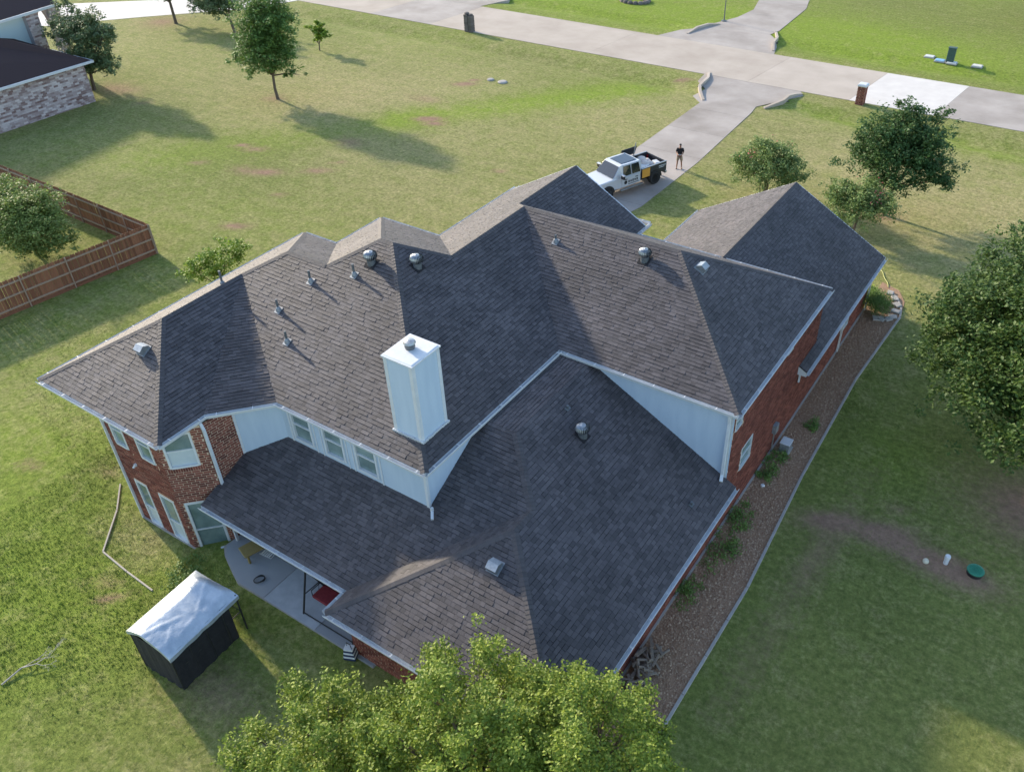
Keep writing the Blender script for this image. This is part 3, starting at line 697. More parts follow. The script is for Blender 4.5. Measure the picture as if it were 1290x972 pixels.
# right brick wall
RA, RB = (-5.98,8.55), (-5.98,29.2)
rs = lambda b: b-8.55
rh = [(rs(21.28),rs(22.34),1.9,2.99),(rs(19.9),rs(20.46),4.79,5.4),(rs(25.1),rs(25.74),4.87,5.4)]
brick_wall((-5.98,8.55), (-5.98,20.04), -.2, 2.2)
brick_wall((-5.98,20.04), (-5.98,29.2), -.2, ZT, [(h[0]-11.49,h[1]-11.49,h[2],h[3]) for h in (rh[0],rh[2])]+[(.15,.8,4.62,5.4)])
for h in (rh[0], rh[2]): window((-5.98,20.04), (-5.98,29.2), h[0]-11.49, h[1]-11.49, h[2], h[3], frame=.05, rail=.5)
window((-5.98,20.04), (-5.98,29.2),   .15, .8, 4.62, 5.4, frame=.05)
gh = [(4.4,5.6,.9,2.1)]
brick_wall((-5.99,29.2), (-5.99,37.9), -.2, 2.75, gh); window((-5.99,29.2), (-5.99,37.9), *gh[0], frame=.06)
# concrete footing strip
MB().box((-5.93,22.9,-.02),(.08,30.0,.16)).build('footing', M['edging'], house); mb = MB(); mb.add([(-25.4,8.72,-.9),(-22.24,8.72,-.9),(-22.24,8.72,-.22),(-25.4,8.72,-.22),(-25.4,8.8,-.22),(-22.24,8.8,-.22)],[(0,1,2,3),(3,2,5,4)]); mb.build('footing', M['edging'], house)
# lower storey walls (mostly in the roof's shade) and the walls on the far side
for A, B in (((-13.8,8.55),(-6.0,8.55)),((-13.8,12.2),(-13.8,8.55))): brick_wall(A, B, -.2, 2.15, bricks=True)
brick_wall(C3, (-21.05,12.2), -.2, 2.5); brick_wall((-21.05,12.22), (-13.8,12.22), -.2, 3.2, [(2.4,4.2,.0,2.1)])
window((-21.05,12.22), (-13.8,12.22), 2.4, 4.2, .0, 2.1, frame=.08)
for A, B in (((-27.85,21.2),W0B),((-25.8,21.3),(-27.85,21.3)),((-25.8,24.2),(-25.8,21.3)),((-22.25,24.25),(-25.8,24.25)),((-22.25,30.0),(-22.25,24.25)),((-15.15,30.0),(-22.25,30.0)),((-15.15,29.2),(-15.15,30.0)),((-5.98,29.2),(-15.15,29.2))):
    brick_wall(A, B, -.3, ZT, bricks=False).data.materials[0] = M['brick']
for A, B in (((-15.3,37.9),(-15.3,29.2)),((-5.98,37.9),(-15.3,37.9))): brick_wall(A, B, -.3, 2.75, bricks=False).data.materials[0] = M['brick']
MB().box((-10.6,37.95,1.1),(4.9,.08,2.2)).build('garage_door', M['white'], house)
bpool.sort(key=lambda q: -q[0]); topb = bpool[:300]
ub = bpy.data.meshes.new('brick_piece'); ub.from_pydata([(x,y,z) for x in (-.5,.5) for y in (0,1.) for z in (-.5,.5)], [], [(0,1,3,2),(4,6,7,5),(0,4,5,1),(2,3,7,6),(0,2,6,4),(1,5,7,3)]); ub.materials.append(M['brick'])
bad = {}
for q in topb:
    o = bpy.data.objects.new('brick', ub); COL.objects.link(o); o.parent = q[3]; Mx = q[1].copy(); Mx.translation -= org_
    o.matrix_basis = Mx @ Matrix.Diagonal((q[2][0], q[2][1], q[2][2], 1)); bad.setdefault(id(q[4]), set()).add(q[5])
for out, wl_ in obs_:
    s = bad.get(id(out), set()); 
    if s: out.f = [f for f in out.f if (f[0]//8*8) not in s]
    if out.f: out.build('brick', M['brick'], wl_, stuff=True)
# downspouts
def spout(pts, w_=.08):
    mb = MB()
    for a, b in zip(pts, pts[1:]): mb.bar(a, b, w_, w_*.8)
    return mb.build('downspout', M['white'], house)
spout([(-25.36,8.55,ZU-.1),(-25.36,8.76,5.3),(-25.36,8.76,-.5)], .09)
spout([(-21.17,9.98,ZU-.15),(-21.08,9.98,5.3),(-21.08,9.99,2.62),(-20.95,9.9,2.52)], .10)
spout([(-6.12,19.86,ZU-.15),(-6.12,19.93,5.2),(-6.12,19.93,2.75),(-6.05,19.7,2.62)], .12)
spout([(-12.95,12.1,4.15),(-12.95,12.1,4.0),(-12.75,11.85,3.95)], .09)
spout([(-20.95,9.0,2.2),(-20.98,9.78,1.9),(-20.98,9.78,-.1),(-21.6,9.05,-.25)], .10)
spout([(-5.55,33.1,ZG-.1),(-5.85,33.4,2.4),(-5.9,33.4,.05)], .09); spout([(-5.55,37.9,ZG-.1),(-5.88,37.75,2.4),(-5.88,37.75,.05)], .08)
spout([(-5.9,27.3,2.75),(-5.9,27.3,2.2)], .08)
MB().add([(-5.97,27.13,ZG-.22),(g1,27.13,ZG-.22),(g1,27.13,ZG-.03),(-5.97,27.13,GZ(.36)-.03),(-5.97,29.1,ZG-.22),(g1,29.1,ZG-.22)],[(0,1,2,3),(0,4,5,1)]).build('soffit_return', M['white'], house)
# chimney
ch = MB().box((-14.25,13.46,7.3),(1.12,1.26,3.52)).build('chimney', M['siding'], house)
for x, y in ((-14.81,12.83),(-13.69,12.83),(-13.69,14.09),(-14.81,14.09)):
    sx, sy = (1 if x > -14.2 else -1), (1 if y > 13.4 else -1)
    MB().box((x-sx*.05,y+sy*.004,7.3),(.14,.03,3.5)).build('corner_board', M['white'], ch); MB().box((x+sx*.004,y-sy*.05,7.3),(.03,.14,3.48)).build('corner_board', M['white'], ch)
MB().box((-14.25,13.46,9.08),(1.24,1.38,.05)).box((-14.25,13.46,9.115),(1.18,1.32,.03), taper=.93).build('chimney_cap', M['white'], ch)
MB().lathe((-14.32,13.52,9.12),[(.15,0),(.15,.08),(.17,.08),(.17,.22),(.02,.22)],18).build('flue', M['lead'], ch)
MB().lathe((-14.32,13.52,9.32),[(.19,0),(.2,.02),(.17,.08),(.04,.11)],18).build('flue_cap', M['galv'], ch)
mb = MB()
for i in range(26):
    t = i/25; x = -14.85+1.2*t; mb.box((x,12.79,PL(12.79-b4)+.03+random.uniform(-.015,.02)),(.06,.07,.05+random.random()*.03))
    y = 12.82+1.3*t
    mb.box((-13.64,y,PL(min(y-b4, a5+13.64))+.03+random.uniform(-.015,.02)),(.07,.06,.05+random.random()*.03))
mb.build('flashing', M['white'], ch)
cb = MB()
for k in range(23):
    z = 5.75+k*.148
    for cx_, cy_, dx_, dy_ in ((-14.25,12.826,1.02,0),(-13.686,13.46,0,1.16),(-14.25,14.094,1.02,0),(-14.814,13.46,0,1.16)):
        nx_, ny_ = (0,(-1 if cy_ < 13 else 1)) if dx_ else ((1 if cx_ > -14 else -1),0)
        if z > 8.95: continue
        A_b = np.array((cx_-dx_/2,cy_-dy_/2,z)); B_b = np.array((cx_+dx_/2,cy_+dy_/2,z)); o1_ = np.array((nx_,ny_,0))
        cb.add([A_b+o1_*.014,B_b+o1_*.014,B_b+o1_*.002+np.array((0,0,.148)),A_b+o1_*.002+np.array((0,0,.148)),A_b,B_b],[(0,1,2,3),(4,5,1,0)])
cb.build('siding_board', M['siding'], ch, stuff=True)
# roof vents
def slope_R(nrm):
    z = Vector(nrm).normalized(); x = Vector((0,0,1)).cross(z).normalized(); y = z.cross(x); return Matrix((x,y,z)).transposed()
N4n, X5n, N6n, X7n, N1n, F3n, F2n = (0,-S1,1),(S1,0,1),(0,-S1,1),(S1,0,1),(0,-S1,1),(S2,0,1),(0,-S2,1)
def turbine(P, nrm, s=1.):
    v = MB().box((P[0],P[1],P[2]+.02), (.42*s,.42*s,.02), slope_R(nrm)).build('turbine_vent', M['deck'], house)
    MB().lathe((P[0],P[1],P[2]-.15),[(.15*s,0),(.15*s,.34)],16).build('vent_neck', M['lead'], v)
    n = 22
    for_ = MB(); c = (P[0],P[1],P[2]+.2)
    for k in range(n):
        a = 2*math.pi*k/n; V = []
        prof = [(.15,0.),(.225,.07),(.245,.14),(.215,.22),(.12,.275)]
        for r, z in prof:
            V.append((c[0]+r*s*math.cos(a), c[1]+r*s*math.sin(a), c[2]+z*s)); a2_ = a+.20; V.append((c[0]+r*.86*s*math.cos(a2_), c[1]+r*.86*s*math.sin(a2_), c[2]+z*s))
        for_.add(V, [(2*i, 2*i+1, 2*i+3, 2*i+2) for i in range(len(prof)-1)])
    for_.build('turbine_fin', M['galv'], v)
    MB().lathe((c[0],c[1],c[2]),[(.13*s,.02),(.17*s,.14),(.1*s,.24)],16).build('turbine_core', M['black'], v)
    MB().lathe((c[0],c[1],c[2]+.262*s),[(.115*s,0),(.10*s,.02),(.05*s,.03),(.03*s,.045),(.01,.045)],18).build('turbine_top', M['galv'], v)
def onpl(px, py, n, d): return on(px, py, n, d)
KN4, KN6, KN1, KX7, KX5 = ZU-S1*b4, ZU-S1*b6, ZU-S1*b1, ZU+S1*a7, ZU+S1*a5
for P, n_ in ((onpl(468,332,N4n,KN4),N4n),(onpl(526,336,X5n,KX5),X5n),(onpl(812,328,N6n,KN6),N6n),(onpl(734,549,F3n,ZL+S2*aR),F3n)): turbine(P, n_, 1.08)
def boxvent(P, nrm, rot):
    R_ = slope_R(nrm); v = MB().box((P[0],P[1],P[2]+.02), (.46,.46,.02), R_).build('box_vent', M['dullmetal'], house)
    V = [(-.19,-.2,.02),(.19,-.2,.02),(.19,.2,.02),(-.19,.2,.02),(-.19,-.17,.24),(.19,-.17,.24),(.19,.06,.28),(-.19,.06,.28),(.19,.2,.12),(-.19,.2,.12)]
    V = [tuple(R_ @ Vector(p)+Vector(P)) for p in V]
    MB().add(V, [(4,5,6,7),(7,6,8,9),(0,1,5,4),(1,2,8,6,5),(3,0,4,7,9),(2,3,9,8)]).build('vent_hood', M['galv'], v)
for P, n_ in ((onpl(181,441,N1n,KN1),N1n),(onpl(883,339,X7n,KX7),X7n),(onpl(624,714,F2n,ZL-S2*c3),F2n)): boxvent(P, n_, 0)
def pipevent(P, nrm, h=.38):
    R_ = slope_R(nrm); v = MB().box((P[0],P[1],P[2]+.022), (.26,.3,.02), R_).lathe((P[0],P[1],P[2]),[(.11,0),(.085,.12),(.05,.17)],12).build('pipe_boot', M['dullmetal'], house)
    MB().lathe((P[0],P[1],P[2]+.1),[(.045,0),(.045,h),(.03,h)],10).build('pipe', M['lead'], v)
for q in ((391.5,355),(446.5,347),(351,391),(362,431)): pipevent(onpl(*q, N4n, KN4), N4n)
pipevent(onpl(700,305,N6n,KN6), N6n, .22); pipevent((-24.95,14.7,PL(3.05)), (-S1,0,1), .5)
for q in ((715,515),(871,636)):
    P = onpl(*q, F3n, ZL+S2*aR); MB().box(tuple(P+np.array((0,0,.03))),(.22,.16,.03),slope_R(F3n)).lathe(tuple(P),[(.05,0),(.05,.16),(.03,.16)],10).build('pipe_boot', M['lead'], house)
# small wall light
P = on(171.5,585,(0,1,0),8.78)
MB().box((P[0],8.75,P[2]),(.09,.08,.09)).tube([(P[0],8.72,P[2]),(P[0]-.04,8.67,P[2]-.08)],[.03,.045],8).build('wall_light', M['white'], house)
# meter box and conduit
P = on(977,531,(1,0,0),-5.93)
MB().box((-5.88,P[1],1.35),(.16,.32,.42)).build('meter_box', M['dullmetal'], house); MB().tube([(-5.9,P[1],1.15),(-5.9,P[1],.05)],.03,8).build('conduit', M['galv'], house)
exec_after = True
# ------------------------------------------------------------------ vegetation
def leaves(cl, n, size, seed, flat=.5):
    """cl: list of (centre, radii, share). returns verts, faces of n folded leaves gathered in twig clumps"""
    r = np.random.default_rng(seed); out = []
    tot = sum(c[2] for c in cl)
    for c, rad, sh in cl:
        m = max(int(n*sh/tot), 12); k = max(m//38, 5)
        d = r.normal(size=(k, 3)); d /= np.linalg.norm(d, axis=1)[:, None]; d[:, 2] = np.where(d[:, 2] < -.55, -d[:, 2]*.6, d[:, 2])
        rr = r.random(k)**.28*(1+r.normal(size=k)*.20)
        cc = np.array(c)+d*rr[:, None]*np.array(rad)
        w_ = (r.random(m)**1.25*k).astype(int); sp = .135*float(np.mean(rad))**.5
        out.append(cc[w_]+r.normal(size=(m, 3))*np.array([sp, sp, sp*.75]))
    P = np.concatenate(out); n = len(P)
    a = r.random(n)*6.283; ti = np.clip(r.normal(.5, .45, n), -.4, 1.5); s = size*r.uniform(.65, 1.35, n)
    u = np.stack([np.cos(a), np.sin(a), -np.sin(ti)*.8], 1); u /= np.linalg.norm(u, axis=1)[:, None]
    up = np.stack([r.normal(0, flat, n), r.normal(0, flat, n), np.ones(n)], 1); v = np.cross(up, u); v /= np.linalg.norm(v, axis=1)[:, None]; nn = np.cross(u, v)
    S = s[:, None]; V = np.stack([P-u*S*.5, P+v*S*.30+nn*S*.10, P+u*S*.5, P-v*S*.30+nn*S*.10], 1)
    i = np.arange(n)*4; Fv = np.stack([np.stack([i, i+1, i+2], 1), np.stack([i, i+2, i+3], 1)], 1).reshape(-1, 3)
    return V.reshape(-1, 3), Fv
def tree(name, label, cat, base, cl, n, size, lm, trunk=.12, seed=1, forks=None, group=None, stems=1, flat=.5, bloom=0):
    r = random.Random(seed); base = (base[0], base[1], base[2] if len(base) > 2 else G(base[0], base[1]))
    t = thing(name, label, cat, base, group); mb = MB(); cl = [((base[0]+c[0], base[1]+c[1], base[2]+c[2]), q, s) for c, q, s in cl]
    ctr = np.mean([c[0] for c in cl], axis=0); low = min(c[0][2]-c[1][2]*.5 for c in cl)
    for s_ in range(stems):
        off = (0, 0) if stems == 1 else (r.uniform(-.3, .3), r.uniform(-.3, .3))
        fk = Vector((base[0]*.85+ctr[0]*.15+off[0], base[1]*.85+ctr[1]*.15+off[1], base[2]+max((low-base[2])*.9, .25)))
        b0 = Vector((base[0]+off[0]*.5, base[1]+off[1]*.5, base[2]-.1))
        if s_ == 0 or stems > 1: mb.tube([b0, b0.lerp(fk, .1), b0.lerp(fk, .5)+Vector((r.uniform(-.05,.05), r.uniform(-.05,.05), 0)), fk], [trunk*1.5, trunk*1.1, trunk*.95, trunk*.85], 9)
    for c, q, s in cl:
        e = Vector(c); mid = fk.lerp(e, .5)+Vector((r.uniform(-.2,.2), r.uniform(-.2,.2), .1)); mb.tube([fk, mid, e], [trunk*.6, trunk*.4, trunk*.18], 6)
        for _ in range(4):
            g = e+Vector((r.uniform(-1,1)*q[0]*.75, r.uniform(-1,1)*q[1]*.75, r.uniform(-.3,.9)*q[2]*.8)); mb.tube([mid.lerp(e, r.random()), g], [trunk*.2, trunk*.05], 4, cap=False)
    mb.build('trunk', M['bark'], t)
    V, Fv = leaves(cl, n, size, seed+50, flat); npmesh('crown', V, Fv, lm, t)
    if bloom:
        V, Fv = leaves([(tuple(np.array(c)+np.array((0,0,q[2]*.4))), (q[0]*.9,q[1]*.9,q[2]*.7), s) for c, q, s in cl], bloom, size, seed+90); npmesh('blossom', V, Fv, M['bloom'], t)
    return t
def C(*a): return [((x,y,z),(rx,ry,rz),rx*ry*rz) for x,y,z,rx,ry,rz in a]
# the trees against the rear roof: many upright leafy leaders
def plumes(n, rx, ry, zt, seed, extra=()):
    q = random.Random(seed); out = []
    k = 0
    while len(out) < n:
        k += 1; a = q.random()*6.283; t = math.sqrt(q.random()); x, y = rx*t*math.cos(a), ry*t*math.sin(a)
        if any((x-o[0][0])**2+(y-o[0][1])**2 < (.66 if k < 1500 else .35)**2 for o in out): continue
        w_ = q.uniform(.34,.54); z = zt*(1-.30*t*t)+q.uniform(-.6,.45)
        out.append(((x,y,z-1.0),(w_,w_,q.uniform(.85,1.25)),w_*w_))
    return out+[((x,y,z),(a_,b_,c_),a_*b_*.5) for x,y,z,a_,b_,c_ in extra]
tree('broadleaf_tree', 'yellow green foreground tree, tallest and middle of three against the rear eave', 'tree', (-7.2,6.35),
     plumes(26, 2.5, 2.6, 6.3, 4, [(0,0,3.2,2.3,2.3,1.0)]), 46000, .095, M['leaf_yel'], .11, 3, group='foreground trees')
tree('broadleaf_tree', 'low bushy yellow green tree in the foreground between patio corner and bottom edge', 'tree', (-10.7,4.6),
     plumes(20, 2.3, 2.0, 4.3, 6, [(0,0,1.7,2.0,1.8,.8)]), 32000, .095, M['leaf_yel'], .09, 5, group='foreground trees')
tree('broadleaf_tree', 'yellow green tree in the foreground beside the firewood pile and roof corner', 'tree', (-4.35,7.6),
     plumes(24, 2.2, 2.4, 6.1, 9, [(0,0,3.2,2.0,2.0,1.2)]), 40000, .09, M['leaf_yel'], .10, 8, group='foreground trees')
# the big one at the right edge
tree('broadleaf_tree', 'large dense green tree filling the right edge beside the gravel bed', 'tree', (2.2,31.0),
     C((0,0,4.2,2.8,2.8,2.6),(-2.9,-.4,3.6,1.8,1.9,1.7),(-3.0,2.2,4.2,1.8,1.9,1.7),(-1.7,4.6,5.2,1.9,1.8,1.9),(-3.2,.6,5.0,1.4,1.6,1.5),(-.2,2.4,6.4,1.9,1.9,1.7),(.5,-.6,6.9,2.0,2.0,1.6),(-1.5,-2.6,3.5,1.7,1.7,1.6),(.6,-4.0,3.1,1.8,1.5,1.5),(1.5,4.6,5.4,2.0,2.0,2.0),(2.6,2.0,6.0,2.0,2.0,2.0),(2.8,-2.2,4.6,2.0,2.0,2.0),(-.5,1.5,4.6,2.2,2.2,2.0),(-1.2,-1.0,4.6,1.8,1.8,1.6),(.4,-2.4,5.2,1.8,1.8,1.6),(-1.4,.7,6.0,1.5,1.5,1.4)), 90000, .16, M['leaf_deep'], .2, 12)
P = at(1114,271)
tree('broadleaf_tree', 'round dark green tree beyond the garage in front of the brick mailbox', 'tree', P[:2],
     C((0,0,3.4,2.2,2.2,1.8),(-1.8,.2,3.3,1.5,1.5,1.3),(1.8,.5,3.2,1.6,1.5,1.2),(.2,.8,5.0,1.8,1.6,1.3),(-1.2,-.2,4.8,1.4,1.3,1.1),(1.5,.3,4.7,1.3,1.3,1.1),(2.4,.2,2.7,1.1,1.0,.6),(-.2,-.9,2.3,1.2,1.0,.8),(-.4,.9,6.1,.9,.9,.8),(1.6,1.8,5.9,.7,.7,.6)), 30000, .16, M['leaf_dark'], .13, 21)
P = at(350,125)
tree('broadleaf_tree', 'upright oval green tree on a slim trunk in the middle of the open lawn', 'tree', P[:2],
     C((0,0,4.2,2.2,2.2,2.2),(-1.9,.2,3.3,1.6,1.6,1.3),(-.9,.4,6.0,1.9,1.9,1.7),(1.1,.6,5.6,1.6,1.6,1.6),(1.4,.2,3.4,1.5,1.4,1.1),(.1,-.7,2.7,1.6,1.5,.9),(-2.6,-.2,3.0,1.2,1.2,.9),(2.5,.4,2.3,1.0,.8,.35),(.1,.5,7.0,1.5,1.5,1.2),(-1.2,.4,4.6,1.7,1.7,1.6)), 30000, .19, M['leaf_mid'], .12, 31)
P = at(296,41)
tree('pine_tree', 'wide blue green tree with a leaning trunk behind the oval lawn tree', 'tree', P[:2],
     C((-1.6,-.4,2.2,2.2,2.0,1.3),(-3.6,.3,2.0,1.8,1.6,1.1),(-5.2,.5,2.2,1.2,1.2,.9),(-.4,.6,3.3,1.9,1.7,1.4),(-2.6,.6,3.6,2.0,1.7,1.3),(.5,-.1,2.6,1.2,1.2,.9)), 15000, .20, M['leaf_pine'], .13, 41)
P = at(222,30)
tree('broadleaf_tree', 'dark tree cut by the top edge, left of the wide blue green tree', 'tree', P[:2],
     C((-.9,0,2.9,1.8,1.7,1.0),(-2.8,.3,2.6,1.4,1.2,.7),(.7,.3,3.4,1.5,1.4,1.0),(-.8,.5,4.2,1.6,1.5,1.2)), 9000, .20, M['leaf_pine'], .15, 43)
P = at(403,64)
tree('young_tree', 'small yellow leaved sapling standing right of the oval lawn tree', 'tree', P[:2],
     C((0,0,.9,.5,.5,.5),(.4,.2,1.7,.7,.6,.5),(-.7,.1,1.8,.6,.5,.35),(.9,.2,1.5,.5,.4,.45),(.1,.3,2.2,.6,.5,.4)), 1700, .22, M['leaf_bright'], .06, 45)
P = at(119,113)
tree('pine_tree', 'ragged blue green pine at the corner of the neighbouring brick house', 'tree', P[:2],
     C((-.2,0,2.3,1.9,1.8,1.3),(1.5,.2,2.2,1.6,1.5,1.0),(3.0,.3,2.3,1.2,1.0,.6),(.2,.6,3.9,2.1,2.0,1.5),(2.0,.6,4.1,1.5,1.4,1.3),(-1.2,.6,4.8,1.8,1.7,1.2),(-2.3,1.2,6.2,.9,.8,.8),(.9,.9,5.3,1.2,1.1,1.0),(2.8,.9,4.9,.8,.8,.8),(-.1,-.8,1.9,1.4,1.3,.8)), 24000, .19, M['leaf_pine'], .14, 47)
P = at(48,322)
tree('fruit_tree', 'round pale green tree inside the wooden fence corner', 'tree', P[:2],
     C((0,0,1.8,2.0,1.9,1.4),(-1.6,.1,2.1,1.7,1.6,1.3),(1.5,.3,1.8,1.5,1.4,1.1),(-.1,.8,2.9,1.7,1.5,1.0),(.9,-.8,1.2,1.3,1.1,.8),(-2.6,.4,2.8,1.4,1.4,1.2),(2.4,.4,1.3,.9,.9,.7)), 34000, .15, M['leaf_fruit'], .09, 51, stems=2)
tree('shrub', 'bright yellow green young shrub behind the long left roof edge', 'shrub', (-35.6,21.2),
     C((0,0,1.5,1.2,.9,1.1),(1.1,.5,2.4,.9,.8,1.0),(-.7,-.5,1.4,.9,.8,.9),(1.7,.8,2.9,.6,.6,.9)), 3800, .15, M['leaf_bright'], .05, 53, stems=3)
P = at(960,250)
tree('crape_myrtle', 'many stemmed vase shaped bush with red blossom beyond the garage ridge', 'shrub', P[:2],
     C((0,0,1.9,1.9,1.6,1.3),(-1.3,.2,1.9,1.1,1.1,1.2),(1.3,.4,2.0,1.2,1.1,1.1),(0,.6,2.9,1.5,1.2,.7)), 17000, .13, M['leaf_olive'], .05, 57, stems=6, bloom=110, flat=.9)
P = at(1070,297)
tree('crape_myrtle', 'loose grey green bush with a few red blossoms under the dark round tree', 'shrub', P[:2],
     C((0,0,1.7,1.6,1.4,1.2),(-1.1,.4,2.2,1.0,1.0,.9),(1.2,.2,2.1,1.1,1.1,1.0),(.3,.9,2.7,1.1,1.0,.7)), 13000, .13, M['leaf_olive'], .05, 59, stems=4, bloom=90, flat=.9)
tree('broadleaf_tree', 'tree cut by the top right corner beyond the street', 'tree', (at(1292,32)[0]+1.0, at(1292,32)[1]),
     C((0,0,3.5,2.4,2.2,1.6),(-1.2,.6,4.6,1.7,1.7,1.6),(1.2,1,5,2,2,1.8)), 7000, .22, M['leaf_dark'], .2, 61)
P = at(1102,394)
bush = thing('round_shrub', 'clipped dark green ball shrub inside the curved stone ring', 'shrub', (P[0],P[1],0))
MB().tube([(P[0],P[1],-.05),(P[0],P[1],.5)],[.06,.04],7).build('trunk', M['bark'], bush)
V, Fv = leaves([((P[0],P[1],.62),(.66,.66,.58),1.)], 9000, .055, 71); npmesh('crown', V, Fv, M['leaf_mid'], bush)
P2_ = at(1090,372)
tree('ornamental_grass', 'spiky light green clump behind the clipped ball shrub', 'plant', P2_[:2], C((0,0,.3,.4,.7,.3),(.3,-.4,.3,.4,.5,.3)), 900, .16, M['leaf_bright'], .02, 73)
for i, (px, py, s_, lab) in enumerate(((930,655,1.2,'low green weed patch hugging the wall corner in the gravel bed'),(907,695,1.3,'low green weed patch near the middle of the gravel bed'),(866,744,1.0,'green weed patch in the gravel bed above the firewood'),(1023,538,.6,'small green weed beside the grey utility box'),(975,580,1.0,'green weeds at the foot of the grey utility box'),(235,715,1.1,'dark green plant at the foot of the brick bay'),(965,600,.6,'tiny weed tuft by the white cap in the gravel bed'))):
    q = at(px, py)
    t_ = thing('weed', lab, 'weed', (q[0],q[1],G(q[0],q[1])), 'weeds')
    V, Fv = leaves([((q[0],q[1],G(q[0],q[1])+.06),(.5*s_,.8*s_,.13),1.)], int(1100*s_), .07, 80+i); npmesh('foliage', V, Fv, M['leaf_mid'] if i != 5 else M['leaf_mid'], t_)
# ------------------------------------------------------------------ wooden fence
fz = lambda a, b: G(a, b)
P0 = np.array((-42.5,22.35)); P1_ = np.array((-44.9,3.0)); P2__ = np.array((-62.5,22.65))
fen = thing('wooden_fence', 'brown stained picket fence forming a corner on the left lawn', 'fence', (P0[0],P0[1],0))
um2 = bpy.data.meshes.new('picket_piece')
um2.from_pydata([(-.066,-.009,0),(.066,-.009,0),(.066,.009,0),(-.066,.009,0),(-.066,-.009,1.78),(.066,-.009,1.78),(.066,.009,1.78),(-.066,.009,1.78),(-.035,-.009,1.83),(.035,-.009,1.83),(.035,.009,1.83),(-.035,.009,1.83)], [], [(0,1,5,4),(2,3,7,6),(1,2,6,5),(3,0,4,7),(4,5,9,8),(6,7,11,10),(5,6,10,9),(7,4,8,11),(8,9,10,11)]); um2.materials.append(M['picket'])
for A, B, sd_ in ((P0, P1_, 1), (P0, P2__, 1)):
    d = B-A; Ln = np.linalg.norm(d); d = d/Ln; nrm = np.array((-d[1], d[0])) if A is P0 and B is P1_ else np.array((-d[1], d[0]))
    near = nrm if np.dot(nrm, CAM[:2]-A) > 0 else -nrm
    k = 0; s_ = .08
    while s_ < Ln:
        q = A+d*s_-near*.05; o = bpy.data.objects.new('picket', um2); COL.objects.link(o); o.parent = fen
        o.location = (q[0]-P0[0], q[1]-P0[1], .02+random.uniform(-.01,.015)); o.rotation_euler = (random.uniform(-.008,.008), random.uniform(-.01,.01), math.atan2(d[1], d[0])); s_ += .142; k += 1
    for h in (.28,.95,1.62):
        a_ = A+near*-.015; b__ = B+near*-.015; MB().bar((a_[0],a_[1],h),(b__[0],b__[1],h),.045,.09).build('rail', M['rail'], fen)
    s_ = 0
    while s_ <= Ln:
        q = A+d*s_+near*.05; MB().tube([(q[0],q[1],-.1),(q[0],q[1],1.86)],.035,8).lathe((q[0],q[1],1.84),[(.045,0),(.045,.02),(.01,.05)],8).build('post', M['rail'], fen); s_ += 2.43
    MB().bar((A[0],A[1],.06),(B[0],B[1],.06),.03,.14).build('kick_board', M['picket'], fen)
# ------------------------------------------------------------------ neighbouring house
nb = thing('neighbour_house', 'neighbouring house of whitewashed brick with a dark roof in the top left corner', 'house', (-70,30,0))
M['nbrick'] = mat('mottled_brick', (.17,.085,.075), .9, (.66,.57,.56), .8, 1.8, .3, 60)
M['nmort'] = mat('grey_mortar', (.33,.31,.31), .95)
M['nroof'] = mat('plum_shingle', (.050,.034,.034), .95, (.085,.060,.058), .35, 60, .4, 120, spec=.1)
def simple_brick(A, B, z0, z1, cut=None):
    A3, d, n, L_ = wallframe(A, B); W = lambda s, z, o=0.: A3+d*s+n*o+Vector((0,0,z))
    wl_ = MB().add([W(0,z0),W(L_,z0),W(L_,z1),W(0,z1)],[(0,1,2,3)]).build('wall', M['nmort'], nb); out = MB(); z = z0; row = 0
    while z < z1-.1:
        x = -(row % 2)*.22
        while x < L_:
            x0, x1 = max(x,0), min(x+.33, L_); p_h = random.uniform(.01,.03)
            if x1-x0 > .05: out.add([W(x0,z,0),W(x1,z,0),W(x1,z+.13,0),W(x0,z+.13,0),W(x0,z,p_h),W(x1,z,p_h),W(x1,z+.13,p_h),W(x0,z+.13,p_h)],[(4,5,6,7),(0,1,5,4),(2,3,7,6),(1,2,6,5),(3,0,4,7)])
            x += .345
        z += .145; row += 1
    out.build('brick', M['nbrick'], wl_, stuff=True); return wl_
simple_brick((-68.7,14), (-68.7,36.0), -.2, 3.2); simple_brick((-68.7,36.0), (-73.5,36.0), -.2, 3.2)
EZ = 3.25; ea = -68.25; eb = 36.55
rf = MB(); K = .5
A_0 = (ea,10,EZ); A_1 = (ea,eb,EZ); A_2 = (ea-4.4,eb-4.3,EZ+2.2); A_3 = (ea-5.2,eb-6.1,EZ+2.1); A_4 = (ea-9,28,EZ+4.5); A_5 = (ea-9,10,EZ+4.5)
rf.add([A_0,A_1,A_2,A_3,A_4,A_5],[(0,1,2,3,4,5)])
rf.add([A_1,(ea-5.6,eb,EZ),A_2],[(0,1,2)]); rf.add([A_2,(ea-5.6,eb,EZ),(ea-10,eb,EZ),(ea-13,29,EZ+4.5),A_4,A_3],[(0,1,2,3,4,5)])
rf.build('roof', M['nroof'], nb)
rf = MB(); rf.bar((ea+.06,10,EZ-.09),(ea+.06,eb+.06,EZ-.09),.12,.17); rf.bar((ea+.1,eb+.05,EZ-.09),(ea-5.6,eb+.05,EZ-.09),.1,.17); rf.build('gutter', M['white'], nb)
MB().prism([(ea,10),(ea,eb),(ea-9,eb),(ea-9,10)], EZ-.2, EZ-.1).build('soffit', M['white'], nb)
